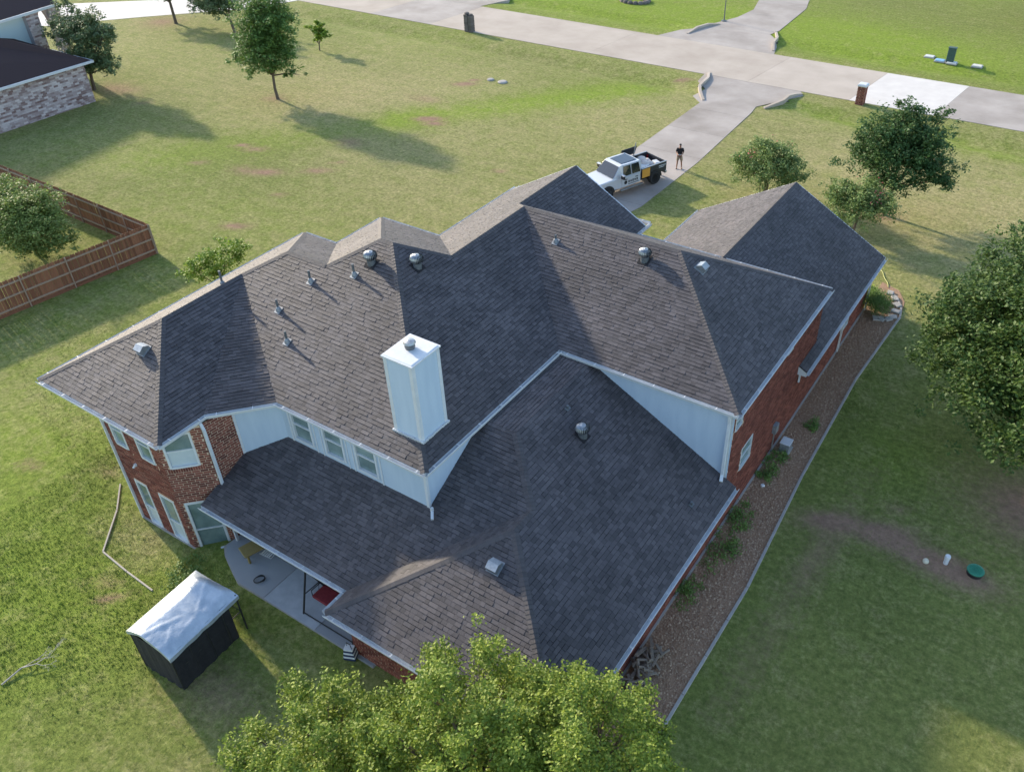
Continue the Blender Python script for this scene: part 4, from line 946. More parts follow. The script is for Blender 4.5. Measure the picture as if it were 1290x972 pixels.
# porch wing behind with arch
q0, q1 = on(0,26,(0,0,1),6.0), on(72,4,(0,0,1),6.0)
d01 = (q1-q0)/np.linalg.norm(q1-q0); pn = np.array((d01[1],-d01[0],0))
if pn@(CAM-q0) < 0: pn = -pn
back = -pn*9
MB().add([q0-d01*8, q1, q1+back+np.array((0,0,4.2)), q0-d01*8+back+np.array((0,0,4.2))],[(0,1,2,3)]).build('roof', M['nroof'], nb)
g_ = MB(); g_.bar(q0-d01*8+pn*.06-np.array((0,0,.1)), q1+pn*.06-np.array((0,0,.1)), .12, .18); g_.build('gutter', M['white'], nb)
ql = lambda px: on(px, 26-22*px/72, (0,0,1), 6.0)
wa, wb_ = q0-d01*8-pn*.5, ql(32)-pn*.5
MB().add([(wa[0],wa[1],0),(wb_[0],wb_[1],0),(wb_[0],wb_[1],5.9),(wa[0],wa[1],5.9)],[(0,1,2,3)]).build('siding', mat('pale_blue_siding', (.42,.52,.54), .7), nb)
def col_(pa, pb, z1=5.85):
    pa, pb = ql(pa)-pn*.35, ql(pb)-pn*.35; c = (pa+pb)/2; L_ = np.linalg.norm(pb-pa)
    A3, B3 = pa, pb
    m_ = MB().bar((pa[0],pa[1],z1/2),(pb[0],pb[1],z1/2),.5,z1).build('column', M['nmort'], nb); out = MB(); z = .05; row = 0
    while z < z1-.15:
        x = -(row%2)*.2
        while x < L_:
            x0, x1 = max(x,0), min(x+.4, L_)
            if x1-x0 > .06:
                e0, e1 = pa+d01*x0+pn*.25, pa+d01*x1+pn*.25; pr = random.uniform(.01,.03)
                V = [e0,e1,e1,e0,e0+pn*pr,e1+pn*pr,e1+pn*pr,e0+pn*pr]; V = [(v[0],v[1],z+(.13 if i in (2,3,6,7) else 0)) for i, v in enumerate(V)]
                out.add(V,[(4,5,6,7),(0,1,5,4),(2,3,7,6),(1,2,6,5),(3,0,4,7)])
            x += .41
        z += .145; row += 1
    out.build('brick', M['nbrick'], m_, stuff=True)
col_(31, 46); col_(60, 72)
arch = MB(); pA, pB = ql(46)-pn*.35, ql(60)-pn*.35
for i in range(8):
    t0, t1 = i/8, (i+1)/8; f = lambda t: 5.85-1.2*(abs(2*t-1)**2.2); 
    a_, b__ = pA+(pB-pA)*t0, pA+(pB-pA)*t1
    arch.add([(a_[0],a_[1],f(t0)),(b__[0],b__[1],f(t1)),(b__[0],b__[1],5.9),(a_[0],a_[1],5.9),(a_[0]-pn[0]*.3,a_[1]-pn[1]*.3,f(t0)),(b__[0]-pn[0]*.3,b__[1]-pn[1]*.3,f(t1))],[(0,1,2,3),(0,4,5,1)])
arch.build('arch', M['nbrick'], nb)
# ------------------------------------------------------------------ covered frame with silver tarp
TZ = 1.75
tc_ = [at(163,795,TZ), at(206,822,TZ), at(291,745,TZ), at(236,716,TZ)]        # front-left, front-right, back-right, back-left
tc_ = [np.array((q[0], q[1])) for q in tc_]
x_ = (tc_[1]-tc_[0]); x_ /= np.linalg.norm(x_); y_ = (tc_[3]-tc_[0]+tc_[2]-tc_[1]); y_ = y_-x_*(y_@x_); y_ /= np.linalg.norm(y_)
wd_ = ((tc_[1]-tc_[0])@x_+(tc_[2]-tc_[3])@x_)/2; ln_ = ((tc_[3]-tc_[0])@y_+(tc_[2]-tc_[1])@y_)/2; o0 = tc_[0]
sh = thing('tarp_shelter', 'long black framed shelter under a crumpled silver tarp on the rear lawn', 'shelter', (o0[0],o0[1],0))
Wp = lambda u, v, z: (o0[0]+x_[0]*u+y_[0]*v, o0[1]+x_[1]*u+y_[1]*v, z)
gz0 = G(*(o0+x_*wd_/2+y_*ln_/2))
nu, nv = 28, 46; V = []; Fs = []
creases = [((.45,.03),(.62,.40),.035),((.95,.02),(.62,.30),.03),((.95,.02),(.80,.50),.03),((.42,.95),(.78,.55),.035),((.98,.45),(.60,.50),.03),((.95,.02),(.97,.5),.02)]
for j in range(nv+1):
    for i in range(nu+1):
        u, v = i/nu, j/nv; rid = .38
        peak = min(u/rid, (1-u)/(1-rid)); peak = .55*peak+.45*math.sin(math.pi*min(max(u,0),1)**.8); z = TZ+.04+.36*peak*(1-.2*v)
        if v > .88: z -= .34*((v-.88)/.12)**1.6*peak
        if u > .8: z -= .10*((u-.8)/.2)**1.5
        for (p_a, p_b, am_) in creases:
            P_, Q_ = np.array(p_a), np.array(p_b); dd = Q_-P_; t = np.clip(((u-P_[0])*dd[0]+(v-P_[1])*dd[1])/(dd@dd),0,1); r_ = math.hypot(u-P_[0]-t*dd[0],(v-P_[1]-t*dd[1])*1.8)
            z += am_*(math.exp(-(r_/.035)**2)-.4*math.exp(-(r_/.09)**2))
        z += (.006*math.sin(u*23+v*9)+.005*math.sin(v*31-u*13))*u-.05*math.sin(v*math.pi)*u*(1-u)*4
        V.append(Wp(-.08+u*(wd_+.16), -.06+v*(ln_+.12), z))
for j in range(nv):
    for i in range(nu):
        k = j*(nu+1)+i; Fs.append((k,k+1,k+nu+2,k+nu+1))
tp = MB().add(V, Fs)
# hanging hems
for rng in ([j*(nu+1)+nu for j in range(nv+1)], [j*(nu+1) for j in range(nv+1)], list(range(nu+1)), [nv*(nu+1)+i for i in range(nu+1)]):
    hem = []
    for q, k in enumerate(rng): p = V[k]; hem.append((p[0],p[1],p[2]-.15-.015*math.sin(q*.5)))
    b0 = len(tp.v); tp.v += [tuple(V[k]) for k in rng]+hem; m_ = len(rng); tp.f += [(b0+i,b0+i+1,b0+m_+i+1,b0+m_+i) for i in range(m_-1)]
tp.build('tarp', mat('silver_tarp', (.40,.45,.50), .34, (.58,.62,.66), 0, 3, .9, 5, metal=.35), sh, smooth=True)
for (u, v) in ((0,0),(wd_,0),(0,ln_),(wd_,ln_),(0,ln_*.5),(wd_,ln_*.5),(wd_,ln_*.25),(wd_,ln_*.75)):
    MB().tube([Wp(u,v,gz0-.05),Wp(u,v,TZ-.03)],.03,8).build('post', M['black'], sh)
mb = MB()
for z in (TZ-.06,.9): mb.tube([Wp(0,0,z),Wp(wd_,0,z),Wp(wd_,ln_,z),Wp(0,ln_,z),Wp(0,0,z)],.022,6)
mb.build('frame', M['black'], sh)
cloth = mat('black_cloth', (.010,.010,.013), .8, (.022,.022,.026), 0, 5, .5, 12)
def curtain(A, B, z0, z1, n=30):
    mb = MB(); V = []
    for i in range(n+1):
        t = i/n; u = A[0]+(B[0]-A[0])*t; v = A[1]+(B[1]-A[1])*t; w_ = .018*math.sin(t*27)+.012*math.sin(t*61)
        V += [Wp(u+w_*(A[0]==B[0]), v+w_*(A[1]==B[1]), z0), Wp(u, v, z1)]
    mb.add(V, [(2*i,2*i+2,2*i+3,2*i+1) for i in range(n)]); return mb.build('side_curtain', cloth, sh, smooth=True)
curtain((-.02,0),(-.02,ln_),gz0,TZ+.05); curtain((0,-.02),(wd_,-.02),gz0,TZ+.0); curtain((wd_+.02,0),(wd_+.02,ln_*.86),gz0,TZ-.02)  # last sheet stands in for the dark shaded interior of the open side
# ------------------------------------------------------------------ border pipes, bed kerb
def strip(name, label, cat, pts, w_, h, mt, z=0., part=None, seg_l=None):
    t = thing(name, label, cat, (pts[0][0],pts[0][1],0)); 
    for a, b in zip(pts, pts[1:]):
        a, b = np.array(a[:2]), np.array(b[:2]); L_ = np.linalg.norm(b-a); k = max(1, int(round(L_/(seg_l or 1e9)))); 
        for i in range(k):
            p, q = a+(b-a)*i/k, a+(b-a)*(i+1)/k; e = (q-p)/np.linalg.norm(q-p)*.012; p, q = p+e, q-e
            MB().bar((p[0],p[1],G(*p)+h/2-.02),(q[0],q[1],G(*q)+h/2-.02),w_,h).build(part or 'board', mt, t, bevel=.006)
    return t
w_at = [at(153,612,-.25),at(148,643,-.25),at(130,695,-.27),at(160,720,-.28),at(193,745,-.25)]
strip('timber_edging', 'thin pale timber border kinked round the dry grass beside the brick bay', 'edging', w_at, .06, .07, mat('pale_timber', (.34,.30,.25), .85, (.45,.41,.35), .3, 5), part='board', seg_l=2.4)
ke = [(-4.05,6.5),(-4.0,12.9),(-3.95,17.9),(-4.3,24.3),(-4.45,31.7),(-4.2,37.2)]
cur = [(-4.15,38.0),(-4.35,38.9),(-4.75,39.7),(-5.25,40.2)]
strip('bed_kerb', 'long pale concrete kerb edging the gravel bed along the right wall', 'kerb', ke+cur, .10, .09, M['edging'], part='kerb_stone', seg_l=1.9)
ring = thing('stone_ring', 'curved ring of flat grey stones round the clipped ball shrub', 'edging', (-5.2,38.4,0))
for i, q in enumerate([at(*p) for p in ((1124,371),(1130,378),(1132.5,386),(1131,394),(1127,401),(1121,404),(1113,404),(1106,403))]):
    MB().box((q[0]-.12,q[1],.07),(.34,.42,.09),Matrix.Rotation(i*.5,3,'Z')).build('stone', M['edging'], ring, bevel=.03)
# ------------------------------------------------------------------ patio things
pb = thing('swing_seat', 'dark metal swing frame with a deep red cushion on the patio, half under the eave', 'swing', (-15.7,9.0,0))
mb = MB()
sa, sb = (-16.4,8.72), (-14.1,8.72)
for (x, y) in (sa, sb):
    mb.tube([(x,y,.02),(x+.05,y+.5,1.85)],.035,8); mb.tube([(x+.1,y+1.2,.02),(x+.05,y+.5,1.85)],.035,8); mb.tube([(x+.03,y+.22,.85),(x+.07,y+.9,.85)],.02,6)
mb.tube([(sa[0]+.05,sa[1]+.5,1.85),(sb[0]+.05,sb[1]+.5,1.85)],.035,8); mb.tube([(sa[0],sa[1],.12),(sb[0],sb[1],.12)],.022,6)
mb.build('frame', M['black'], pb)
redm = mat('red_cushion', (.16,.012,.018), .8, (.24,.022,.03), 0, 7)
R_ = Matrix.Rotation(-.02,3,'Z')
MB().box((-15.45,9.45,.52),(1.75,.62,.12),R_).build('seat', redm, pb, bevel=.04); MB().box((-15.45,9.85,.9),(1.75,.12,.62),R_ @ Matrix.Rotation(-.25,3,'X')).build('backrest', redm, pb, bevel=.04)
mb = MB()
for sx in (-.85,.85):
    c = Vector((-15.45,9.45,.52))+R_@Vector((sx,0,0)); mb.tube([c+R_@Vector((0,-.28,0)),c+R_@Vector((0,-.28,.3)),c+R_@Vector((0,.3,.3))],.02,6); mb.tube([c,(c.x+.05,c.y+.25,1.83)],.01,5)
mb.build('arm', M['black'], pb)
q = at(318,690,.45)
bn = thing('patio_bench', 'small yellowish wooden bench beside the brick bay under the eave', 'bench', (q[0],q[1],.03))
Rb = Matrix.Rotation(math.atan2(.95,.3),3,'Z'); ym = mat('yellow_wood', (.26,.19,.06), .7, (.34,.26,.10), .2, 5)
MB().box((q[0]+.1,q[1]+.35,.46),(1.55,.62,.06),Rb).build('seat', ym, bn, bevel=.02)
for sx in (-.65,.65):
    for sy in (-.23,.23): 
        c = Vector((q[0]+.1,q[1]+.35,.23))+Rb@Vector((sx,sy,0)); MB().box(c,(.07,.07,.42)).build('leg', ym, bn)
q = at(334,700,.1)
cr = thing('folded_chair', 'white folded garden chair lying by the yellowish bench', 'chair', (q[0],q[1],.03)); mb = MB()
for k in range(5): mb.bar((q[0]-.2+.09*k,q[1]+.0,.1),(q[0]-.12+.09*k,q[1]+.42,.22),.05,.02)
mb.build('slat', M['white'], cr); MB().tube([(q[0]-.3,q[1],.06),(q[0]+.25,q[1]+.05,.06),(q[0]+.3,q[1]+.45,.25)],.018,6).build('frame', M['white'], cr)
q = at(327,730,.05); hs = thing('hose_coil', 'dark garden hose coiled on the left patio slab', 'hose', (q[0],q[1],.04)); pts = []
for i in range(70):
    a = i*.36; r = .17+.03*math.sin(i*.7); pts.append((q[0]+r*math.cos(a), q[1]+r*math.sin(a), .06+.0008*i))
MB().tube(pts,.014,6).build('coil', M['black'], hs)
q = at(441,820,.3); bgm = thing('striped_bag', 'white and navy striped bag standing by the patio corner under the eave', 'bag', (q[0],q[1],0))
for i in range(6): MB().box((q[0],q[1],.06+i*.085),(.42-.02*i,.34-.02*i,.08),Matrix.Rotation(.4,3,'Z')).build('band', M['white'] if i % 2 else mat('navy', (.02,.03,.08), .8), bgm, bevel=.02)
MB().tube([(q[0]-.12,q[1],.5),(q[0]-.08,q[1],.72),(q[0]+.08,q[1],.72),(q[0]+.12,q[1],.5)],.014,6).build('handle', M['black'], bgm)
# firewood pile
q = at(812,806,.2); fw = thing('firewood_pile', 'heap of grey weathered boards and logs against the wall by the roof corner', 'woodpile', (q[0],q[1],0))
for i in range(95):
    x = -5.75+random.random()*.62; y = 11.7+random.random()*2.2; z = .06+random.random()*.38
    L_ = random.uniform(.2,.6); a = random.uniform(-1.2,1.2)+math.pi/2*(random.random()<.75); e = random.uniform(-.35,.35)
    d = Vector((math.cos(a)*math.cos(e), math.sin(a)*math.cos(e), math.sin(e)))*L_/2; c = Vector((x,y,z))
    if i % 3: MB().bar(c-d,c+d,random.uniform(.05,.11),random.uniform(.02,.05)).build('board', M['wood'], fw)
    else: MB().tube([c-d,c+d],[random.uniform(.04,.07),random.uniform(.035,.06)],7).build('log', M['wood'], fw)
# utility box, caps
q = at(989,566); ub_ = thing('utility_box', 'pale grey ventilated utility box on the gravel bed near the meter', 'utility box', (q[0],q[1],0))
MB().box((q[0],q[1],.24),(.40,.46,.42)).build('cabinet', M['dullmetal'], ub_, bevel=.02); MB().box((q[0],q[1],.46),(.43,.49,.03)).build('lid', M['white'], ub_, bevel=.01); MB().box((q[0],q[1],.02),(.5,.56,.06)).build('pad', M['edging'], ub_)
q = at(960.5,612); t_ = thing('cleanout_cap', 'small round white cap in the gravel bed below the utility box', 'drain cap', (q[0],q[1],0))
MB().lathe((q[0],q[1],-.02),[(.09,0),(.09,.07),(.07,.10),(.02,.11)],16).build('cap', M['white'], t_)
q = at(1166,707); t_ = thing('cleanout_cap', 'cream domed cap left of the white standpipe on the bare earth', 'drain cap', (q[0],q[1],0))
MB().lathe((q[0],q[1],-.02),[(.11,0),(.11,.06),(.08,.12),(.02,.14)],16).build('cap', mat('cream', (.6,.55,.42), .6), t_)
q = at(1191,709); t_ = thing('standpipe', 'short white standpipe between the cream cap and the green lid', 'pipe', (q[0],q[1],0))
MB().lathe((q[0],q[1],-.05),[(.085,0),(.085,.34),(.02,.34)],14).build('pipe', M['white'], t_); MB().lathe((q[0],q[1],.27),[(.1,0),(.1,.1),(.085,.13),(.02,.13)],14).build('cap', M['white'], t_)
q = at(1227.5,722); t_ = thing('septic_lid', 'round green septic tank lid on bare earth in the right lawn', 'tank lid', (q[0],q[1],0)); gl = mat('green_plastic', (.02,.17,.10), .5, (.03,.21,.13), 0, 6)
MB().lathe((q[0],q[1],-.05),[(.27,0),(.27,.2),(.1,.2)],28).build('riser', M['black'], t_); ld = MB().lathe((q[0],q[1],.15),[(.29,0),(.30,.02),(.29,.05),(.22,.07),(.02,.08)],28).build('lid', gl, t_)
mb = MB()
for k in range(12): a = k*math.pi/6; mb.bar((q[0]+.05*math.cos(a),q[1]+.05*math.sin(a),.232),(q[0]+.24*math.cos(a),q[1]+.24*math.sin(a),.222),.016,.014)
mb.build('rib', gl, ld)
# hose on the grass beyond the shrub
pts = [at(*p, .03) for p in ((1108,338),(1112,343),(1114,350),(1118,356),(1119,362))]; t_ = thing('garden_hose', 'pale yellow hose end snaking over the lawn beyond the stone ring', 'hose', tuple(pts[0][:2])+(0,))
MB().tube([(p[0],p[1],.04) for p in pts],.018,6).build('tube', mat('yellow_hose', (.40,.42,.14), .5), t_)
# fallen branch bottom left
br = thing('fallen_branch', 'bare grey fallen branch lying on the grass at the lower left edge', 'branch', tuple(at(40,845)[:2])+(0,)); mb = MB()
def twig(p, ang, L_, r, dep):
    q = (p[0]+math.cos(ang)*L_, p[1]+math.sin(ang)*L_, max(.03, p[2]+random.uniform(-.02,.10))); mb.tube([p,((p[0]+q[0])/2+random.uniform(-.04,.04),(p[1]+q[1])/2+random.uniform(-.04,.04),(p[2]+q[2])/2+.02),q],[r,r*.8,r*.6],5,cap=False)
    if dep:
        for k in range(3 if dep < 3 else 2): twig(q, ang+random.uniform(-.75,.75), L_*random.uniform(.55,.9), r*.6, dep-1)
pA, pB = at(2,862), at(28,842); mb.tube([tuple(pA[:2])+(G(*pA[:2])+.03,),tuple(pB[:2])+(G(*pB[:2])+.10,)],[.03,.028],6)
an = math.atan2(at(70,832)[1]-pB[1], at(70,832)[0]-pB[0]); twig(tuple(pB[:2])+(G(*pB[:2])+.1,), an, .45, .024, 4); twig(tuple(pB[:2])+(G(*pB[:2])+.1,), an+.5, .4, .02, 3)
mb.build('branch', mat('dead_wood', (.28,.25,.22), .9, (.4,.37,.33), 0, 9), br)
# stones on the lawn
for i, (px, py, s_, lab) in enumerate(((618,101,.32,'pale flat lawn stone, left of a pair'),(633,104,.42,'darker flat lawn stone, right of a pair'),(352,122,.0,''))):
    if not s_: continue
    q = at(px,py); MB_ = MB().lathe((q[0],q[1],-.03),[(s_,0),(s_*1.02,.09),(s_*.75,.15),(s_*.2,.17)],9); o = MB_.build('stone', M['edging'], None, bevel=.03); tag(o, lab, 'stone')
# ------------------------------------------------------------------ street side things
q = at(592,40); a_, b_2 = q[0], q[1]
mbx = thing('stone_mailbox', 'dark rough stone mailbox pillar at the near street edge, upper centre', 'mailbox', (a_,b_2,0)); stm = mat('dark_stone', (.10,.085,.075), .95, (.20,.17,.15), .7, 7, .8, 25)
for k in range(7): MB().box((a_-.23,b_2,.12+k*.23),(.44,.62,.215),Matrix.Rotation(random.uniform(-.05,.05),3,'Z')).box((a_+.24,b_2,.1+k*.22),(.40,.58,.205),Matrix.Rotation(random.uniform(-.05,.05),3,'Z')).build('stone', stm, mbx, bevel=.03)
MB().lathe((a_-.23,b_2,1.66),[(.26,0),(.22,.1),(.02,.16)],12).lathe((a_+.24,b_2,1.58),[(.24,0),(.2,.1),(.02,.14)],12).build('cap', stm, mbx)
MB().box((a_+.24,b_2+.31,1.05),(.26,.05,.3)).build('mail_door', M['black'], mbx)
q = at(1083,131); a_, b_2 = q[0], q[1]
mbx = thing('brick_mailbox', 'red brick mailbox pillar with a white cap beside the near street edge', 'mailbox', (a_,b_2,0))
MB().box((a_,b_2,.72),(.60,.60,1.44)).build('core', M['mortar'], mbx)
k_ = 0
for z in np.arange(.02, 1.40, .115):
    o_ = (k_ % 2)*.1; k_ += 1
    for s_ in range(4):
        Rz = Matrix.Rotation(s_*math.pi/2,3,'Z')
        for x in (-.2,.02,.22): 
            xx = x+o_*(.6)-.03; c = Rz@Vector((max(min(xx,.2),-.2),-.305,0)); MB().box((a_+c.x,b_2+c.y,z+.05),(.19,.02,.098),Rz).build('brick', M['brick'], mbx)
MB().box((a_,b_2,1.50),(.74,.74,.12),taper=.94).box((a_,b_2,1.585),(.62,.62,.05),taper=.9).build('cap', M['white'], mbx, bevel=.01)
MB().box((a_,b_2+.31,1.05),(.26,.05,.26)).build('mail_door', M['black'], mbx)
# culvert head walls
def headwall(label, pts, h0=-.7, h1=.28):
    t = thing('culvert_headwall', label, 'wall', (pts[0][0],pts[0][1],0)); mb = MB()
    for i in range(len(pts)-1):
        a, b = pts[i], pts[i+1]; za = h1*(.35+.65*math.sin(math.pi*(i/(len(pts)-1)))); zb_ = h1*(.35+.65*math.sin(math.pi*((i+1)/(len(pts)-1))))
        d = Vector((b[0]-a[0],b[1]-a[1],0)).normalized(); nn = Vector((-d.y,d.x,0))*.11
        V = [Vector((a[0],a[1],h0))-nn,Vector((a[0],a[1],h0))+nn,Vector((a[0],a[1],za))+nn,Vector((a[0],a[1],za))-nn,Vector((b[0],b[1],h0))-nn,Vector((b[0],b[1],h0))+nn,Vector((b[0],b[1],zb_))+nn,Vector((b[0],b[1],zb_))-nn]
        mb.add(V,[(0,1,2,3),(4,7,6,5),(3,2,6,7),(1,5,6,2),(0,3,7,4)])
    mb.build('wall', M['concrete'], t)
    m_ = len(pts)//2; p = pts[m_]; pr_ = pts[m_-1]; d = Vector((p[0]-pr_[0],p[1]-pr_[1],0)).normalized(); nn = Vector((d.y,-d.x,0)); 
    c0 = Vector(((p[0]+pr_[0])/2,(p[1]+pr_[1])/2,-.28)); MB().tube([c0+nn*.3,c0-nn*.3],.26,14,cap=False).build('culvert_pipe', M['black'], t)
headwall('low curved concrete culvert wall on the left side of the driveway mouth', [(p[0],p[1]) for p in [at(*q) for q in ((893,92),(892,100),(886,106),(881,111),(882,118),(886,127))]])
headwall('low curved concrete culvert wall on the right side of the driveway mouth', [(p[0],p[1]) for p in [at(*q) for q in ((1010,119),(1002,121),(993,124),(986,130),(976,133),(962,137))]])
headwall('low curved concrete culvert wall left of the drive across the street', [(p[0],p[1]) for p in [at(*q) for q in ((866,43),(878,37),(892,33),(906,31))]])
headwall('low concrete culvert wall right of the drive across the street', [(p[0],p[1]) for p in [at(*q) for q in ((974,65),(974,56),(979,50),(977,40))]])
q = at(912,27); lp = thing('lamp_post', 'slim dark lamp post by the drive across the street', 'lamp post', (q[0],q[1],0))
MB().lathe((q[0],q[1],0),[(.28,0),(.28,.08),(.07,.12),(.055,.5),(.045,2.1),(.08,2.12),(.02,2.16)],12).build('post', M['lead'], lp); MB().lathe((q[0],q[1],2.15),[(.06,0),(.14,.3),(.17,.32),(.02,.5)],8).build('lantern', M['black'], lp)
q = at(1196,79); ux = thing('utility_pedestal', 'dark green utility pedestal standing on the lawn across the street', 'utility box', (q[0],q[1],0)); gm2 = mat('dark_green_paint', (.035,.075,.065), .6, (.05,.1,.09), 0, 4)
MB().box((q[0],q[1],.62),(.62,.42,1.24)).build('cabinet', gm2, ux, bevel=.03); MB().box((q[0],q[1],1.27),(.7,.5,.07)).build('lid', gm2, ux, bevel=.02); MB().box((q[0],q[1],.03),(.8,.6,.08)).build('base', M['edging'], ux)
for px, py, c, lab in ((1171,72,(.6,.6,.55),'white plate in the grass left of the green pedestal'),(1184,77,(.22,.42,.62),'light blue square meter cover left of the green pedestal'),(1199,80,(.6,.62,.6),'white meter cover right at the foot of the green pedestal'),(1231,84,(.6,.58,.5),'small cream plate right of the green pedestal')):
    q = at(px, py); t_ = thing('ground_cover_plate', lab, 'cover', (q[0],q[1],0)); MB().box((q[0],q[1],.05),(.75,.6,.14)).build('plate', mat('plate', c, .6), t_, bevel=.02)
    MB().box((q[0],q[1],.01),(.9,.75,.08)).build('rim', M['edging'], t_)
q = at(800,2); rk = thing('rock_border', 'ring of rough grey rocks round a flower bed at the top edge', 'rocks', (q[0],q[1],0))
for i in range(16):
    a = i*math.pi/8; MB().lathe((q[0]+1.5*math.cos(a),q[1]+1.1*math.sin(a),-.02),[(.3,0),(.32,.15),(.18,.3),(.03,.33)],7).build('rock', stm, rk)
# ------------------------------------------------------------------ the pickup truck (local axes: +x forward, +y to its left)
fwheel, rwheel = at(772,250), at(817,234)
hd = math.atan2(fwheel[1]-rwheel[1], fwheel[0]-rwheel[0])
WB = 3.95
rc = np.array((rwheel[0], rwheel[1])); fdir = np.array((math.cos(hd), math.sin(hd))); ldir = np.array((-fdir[1], fdir[0]))
# visible side is the truck's left side (towards +a)
ctr_ = (np.array(fwheel[:2])+rc)/2 - ldir*.92
tk = thing('pickup_truck', 'white crew cab pickup truck with a loaded bed parked nose to house on the driveway', 'pickup truck', (ctr_[0],ctr_[1],.03), rotz=hd, local=True)
wp = mat('white_paint', (.60,.61,.62), .25, spec=.6, coat=.5); gp = mat('dark_glass', (.015,.02,.028), .06, spec=.9); bp = mat('black_plastic', (.02,.02,.022), .6); rub = mat('tyre_rubber', (.018,.018,.018), .85, (.03,.03,.03), 0, 20)
def section_loft(secs, name, mt, parent, bevel=.04, smooth=False):
    """secs: list of (x, half width bottom, half width top, z bottom, z top)"""
    mb = MB(); V = []
    for x, wb, wt, z0, z1 in secs: V += [(x,-wb,z0),(x,wb,z0),(x,wt,z1),(x,-wt,z1)]
    Fs = [(0,3,2,1), tuple(4*(len(secs)-1)+i for i in range(4))]
    for i in range(len(secs)-1):
        for k in range(4): Fs.append((4*i+k, 4*i+(k+1)%4, 4*i+4+(k+1)%4, 4*i+4+k))
    mb.add(V, Fs); return mb.build(name, mt, parent, bevel=bevel)
section_loft([(-.75,.98,.96,.5,1.18),(1.15,1.0,.97,.5,1.2),(1.3,1.0,.95,.52,1.24),(2.75,.98,.9,.55,1.16),(2.95,.92,.84,.6,1.05)], 'body', wp, tk, .06)
section_loft([(-.85,.93,.80,1.15,1.85),(-.78,.95,.78,1.15,1.9),(.72,.95,.76,1.2,1.92),(.9,.95,.74,1.2,1.86),(1.5,.94,.88,1.18,1.24)], 'cab', wp, tk, .05)
mb = MB(); mb.box((-.02,0,1.935),(1.25,1.12,.02)); mb.build('sunroof', gp, tk)
MB().add([(.90,-.70,1.845),(.90,.70,1.845),(1.50,.84,1.255),(1.50,-.84,1.255),],[(0,1,2,3)]).build('windscreen', gp, tk)
tk.children[-1].location = (.02,0,.02)
for sy in (1,-1):
    MB().add([(.72,sy*.965,1.24),(.05,sy*.965,1.24),(.05,sy*.812,1.83),(.62,sy*.805,1.83)],[(0,1,2,3)]).build('side_window', gp, tk).location = (0,sy*.0,0)
    MB().add([(-.03,sy*.965,1.24),(-.7,sy*.965,1.24),(-.64,sy*.815,1.83),(-.03,sy*.812,1.83)],[(0,1,2,3)]).build('side_window', gp, tk)
    m2 = MB().box((.95,sy*1.2,1.33),(.14,.3,.24)).build('mirror', bp, tk, bevel=.03); MB().box((.96,sy*1.22,1.47),(.16,.28,.05)).build('mirror_cap', wp, m2)
    dr_ = MB().box((.1,sy*1.0,.86),(1.55,.02,.62)).build('door', wp, tk, bevel=.01)
    MB().box((.55,sy*1.025,1.02),(.2,.03,.04)).build('handle', bp, dr_); MB().box((-.35,sy*1.025,1.02),(.2,.03,.04)).build('handle', bp, dr_)
    lm_ = MB()
    lm_.lathe((.55,sy*1.013,.82),[(.13,-.002),(.13,.002)],14,Matrix.Rotation(math.pi/2,3,'X')); 
    for k in range(5): lm_.box((.28-.17*k,sy*1.014,.83),(.10,.006,.17-.04*(k%2)))
    lm_.box((-.1,sy*1.014,.66),(.9,.006,.04)); lm_.build('lettering', bp, dr_)
    MB().box((.1,sy*1.08,.44),(1.9,.2,.05)).build('running_board', M['galv'], tk, bevel=.01)
    MB().box((2.92,sy*.7,.92),(.1,.32,.2)).build('headlight', M['glass'], tk, bevel=.02)
    MB().box((-2.92,sy*.86,1.0),(.06,.16,.34)).build('tail_light', mat('red_lens', (.35,.02,.02), .3), tk, bevel=.02)
    for x in (WB/2, -WB/2):
        R90 = Matrix.Rotation(math.pi/2,3,'X'); r_ = .42 if x > 0 else .46
        ty = MB().lathe((x,sy*.90,r_),[(r_*.6,-.15),(r_*.95,-.15),(r_,-.1),(r_,.1),(r_*.95,.15),(r_*.6,.15)],26,R90).build('tyre', rub, tk)
        MB().lathe((x,sy*.93,r_),[(r_*.6,-.12),(r_*.6,.12),(r_*.4,.1),(.06,.12),(.02,.13)],18,R90).build('rim', M['galv'] if x > 0 else bp, ty)
        arch_ = MB(); 
        for k in range(9):
            a0, a1_ = math.pi*k/9, math.pi*(k+1)/9; ra = r_+.10
            arch_.add([(x+ra*math.cos(a0),sy*1.03,r_+ra*math.sin(a0)),(x+ra*math.cos(a1_),sy*1.03,r_+ra*math.sin(a1_)),(x+ra*math.cos(a1_),sy*.8,r_+ra*math.sin(a1_)),(x+ra*math.cos(a0),sy*.8,r_+ra*math.sin(a0))],[(0,1,2,3)])
            arch_.add([(x+ra*math.cos(a0),sy*1.03,r_+ra*math.sin(a0)),(x+ra*math.cos(a1_),sy*1.03,r_+ra*math.sin(a1_)),(x+r_*math.cos(a1_),sy*1.03,r_+r_*math.sin(a1_)),(x+r_*math.cos(a0),sy*1.03,r_+r_*math.sin(a0))],[(0,1,2,3)])
        arch_.build('wheel_arch', bp, tk)
MB().box((2.98,0,.78),(.08,1.3,.32)).build('grille', bp, tk, bevel=.02); MB().box((3.02,0,.5),(.2,1.85,.2)).build('bumper', M['galv'], tk, bevel=.04); MB().box((-3.0,0,.55),(.18,1.85,.18)).build('bumper', M['galv'], tk, bevel=.04)
MB().box((0,0,.5),(5.6,1.3,.18)).build('chassis', bp, tk)
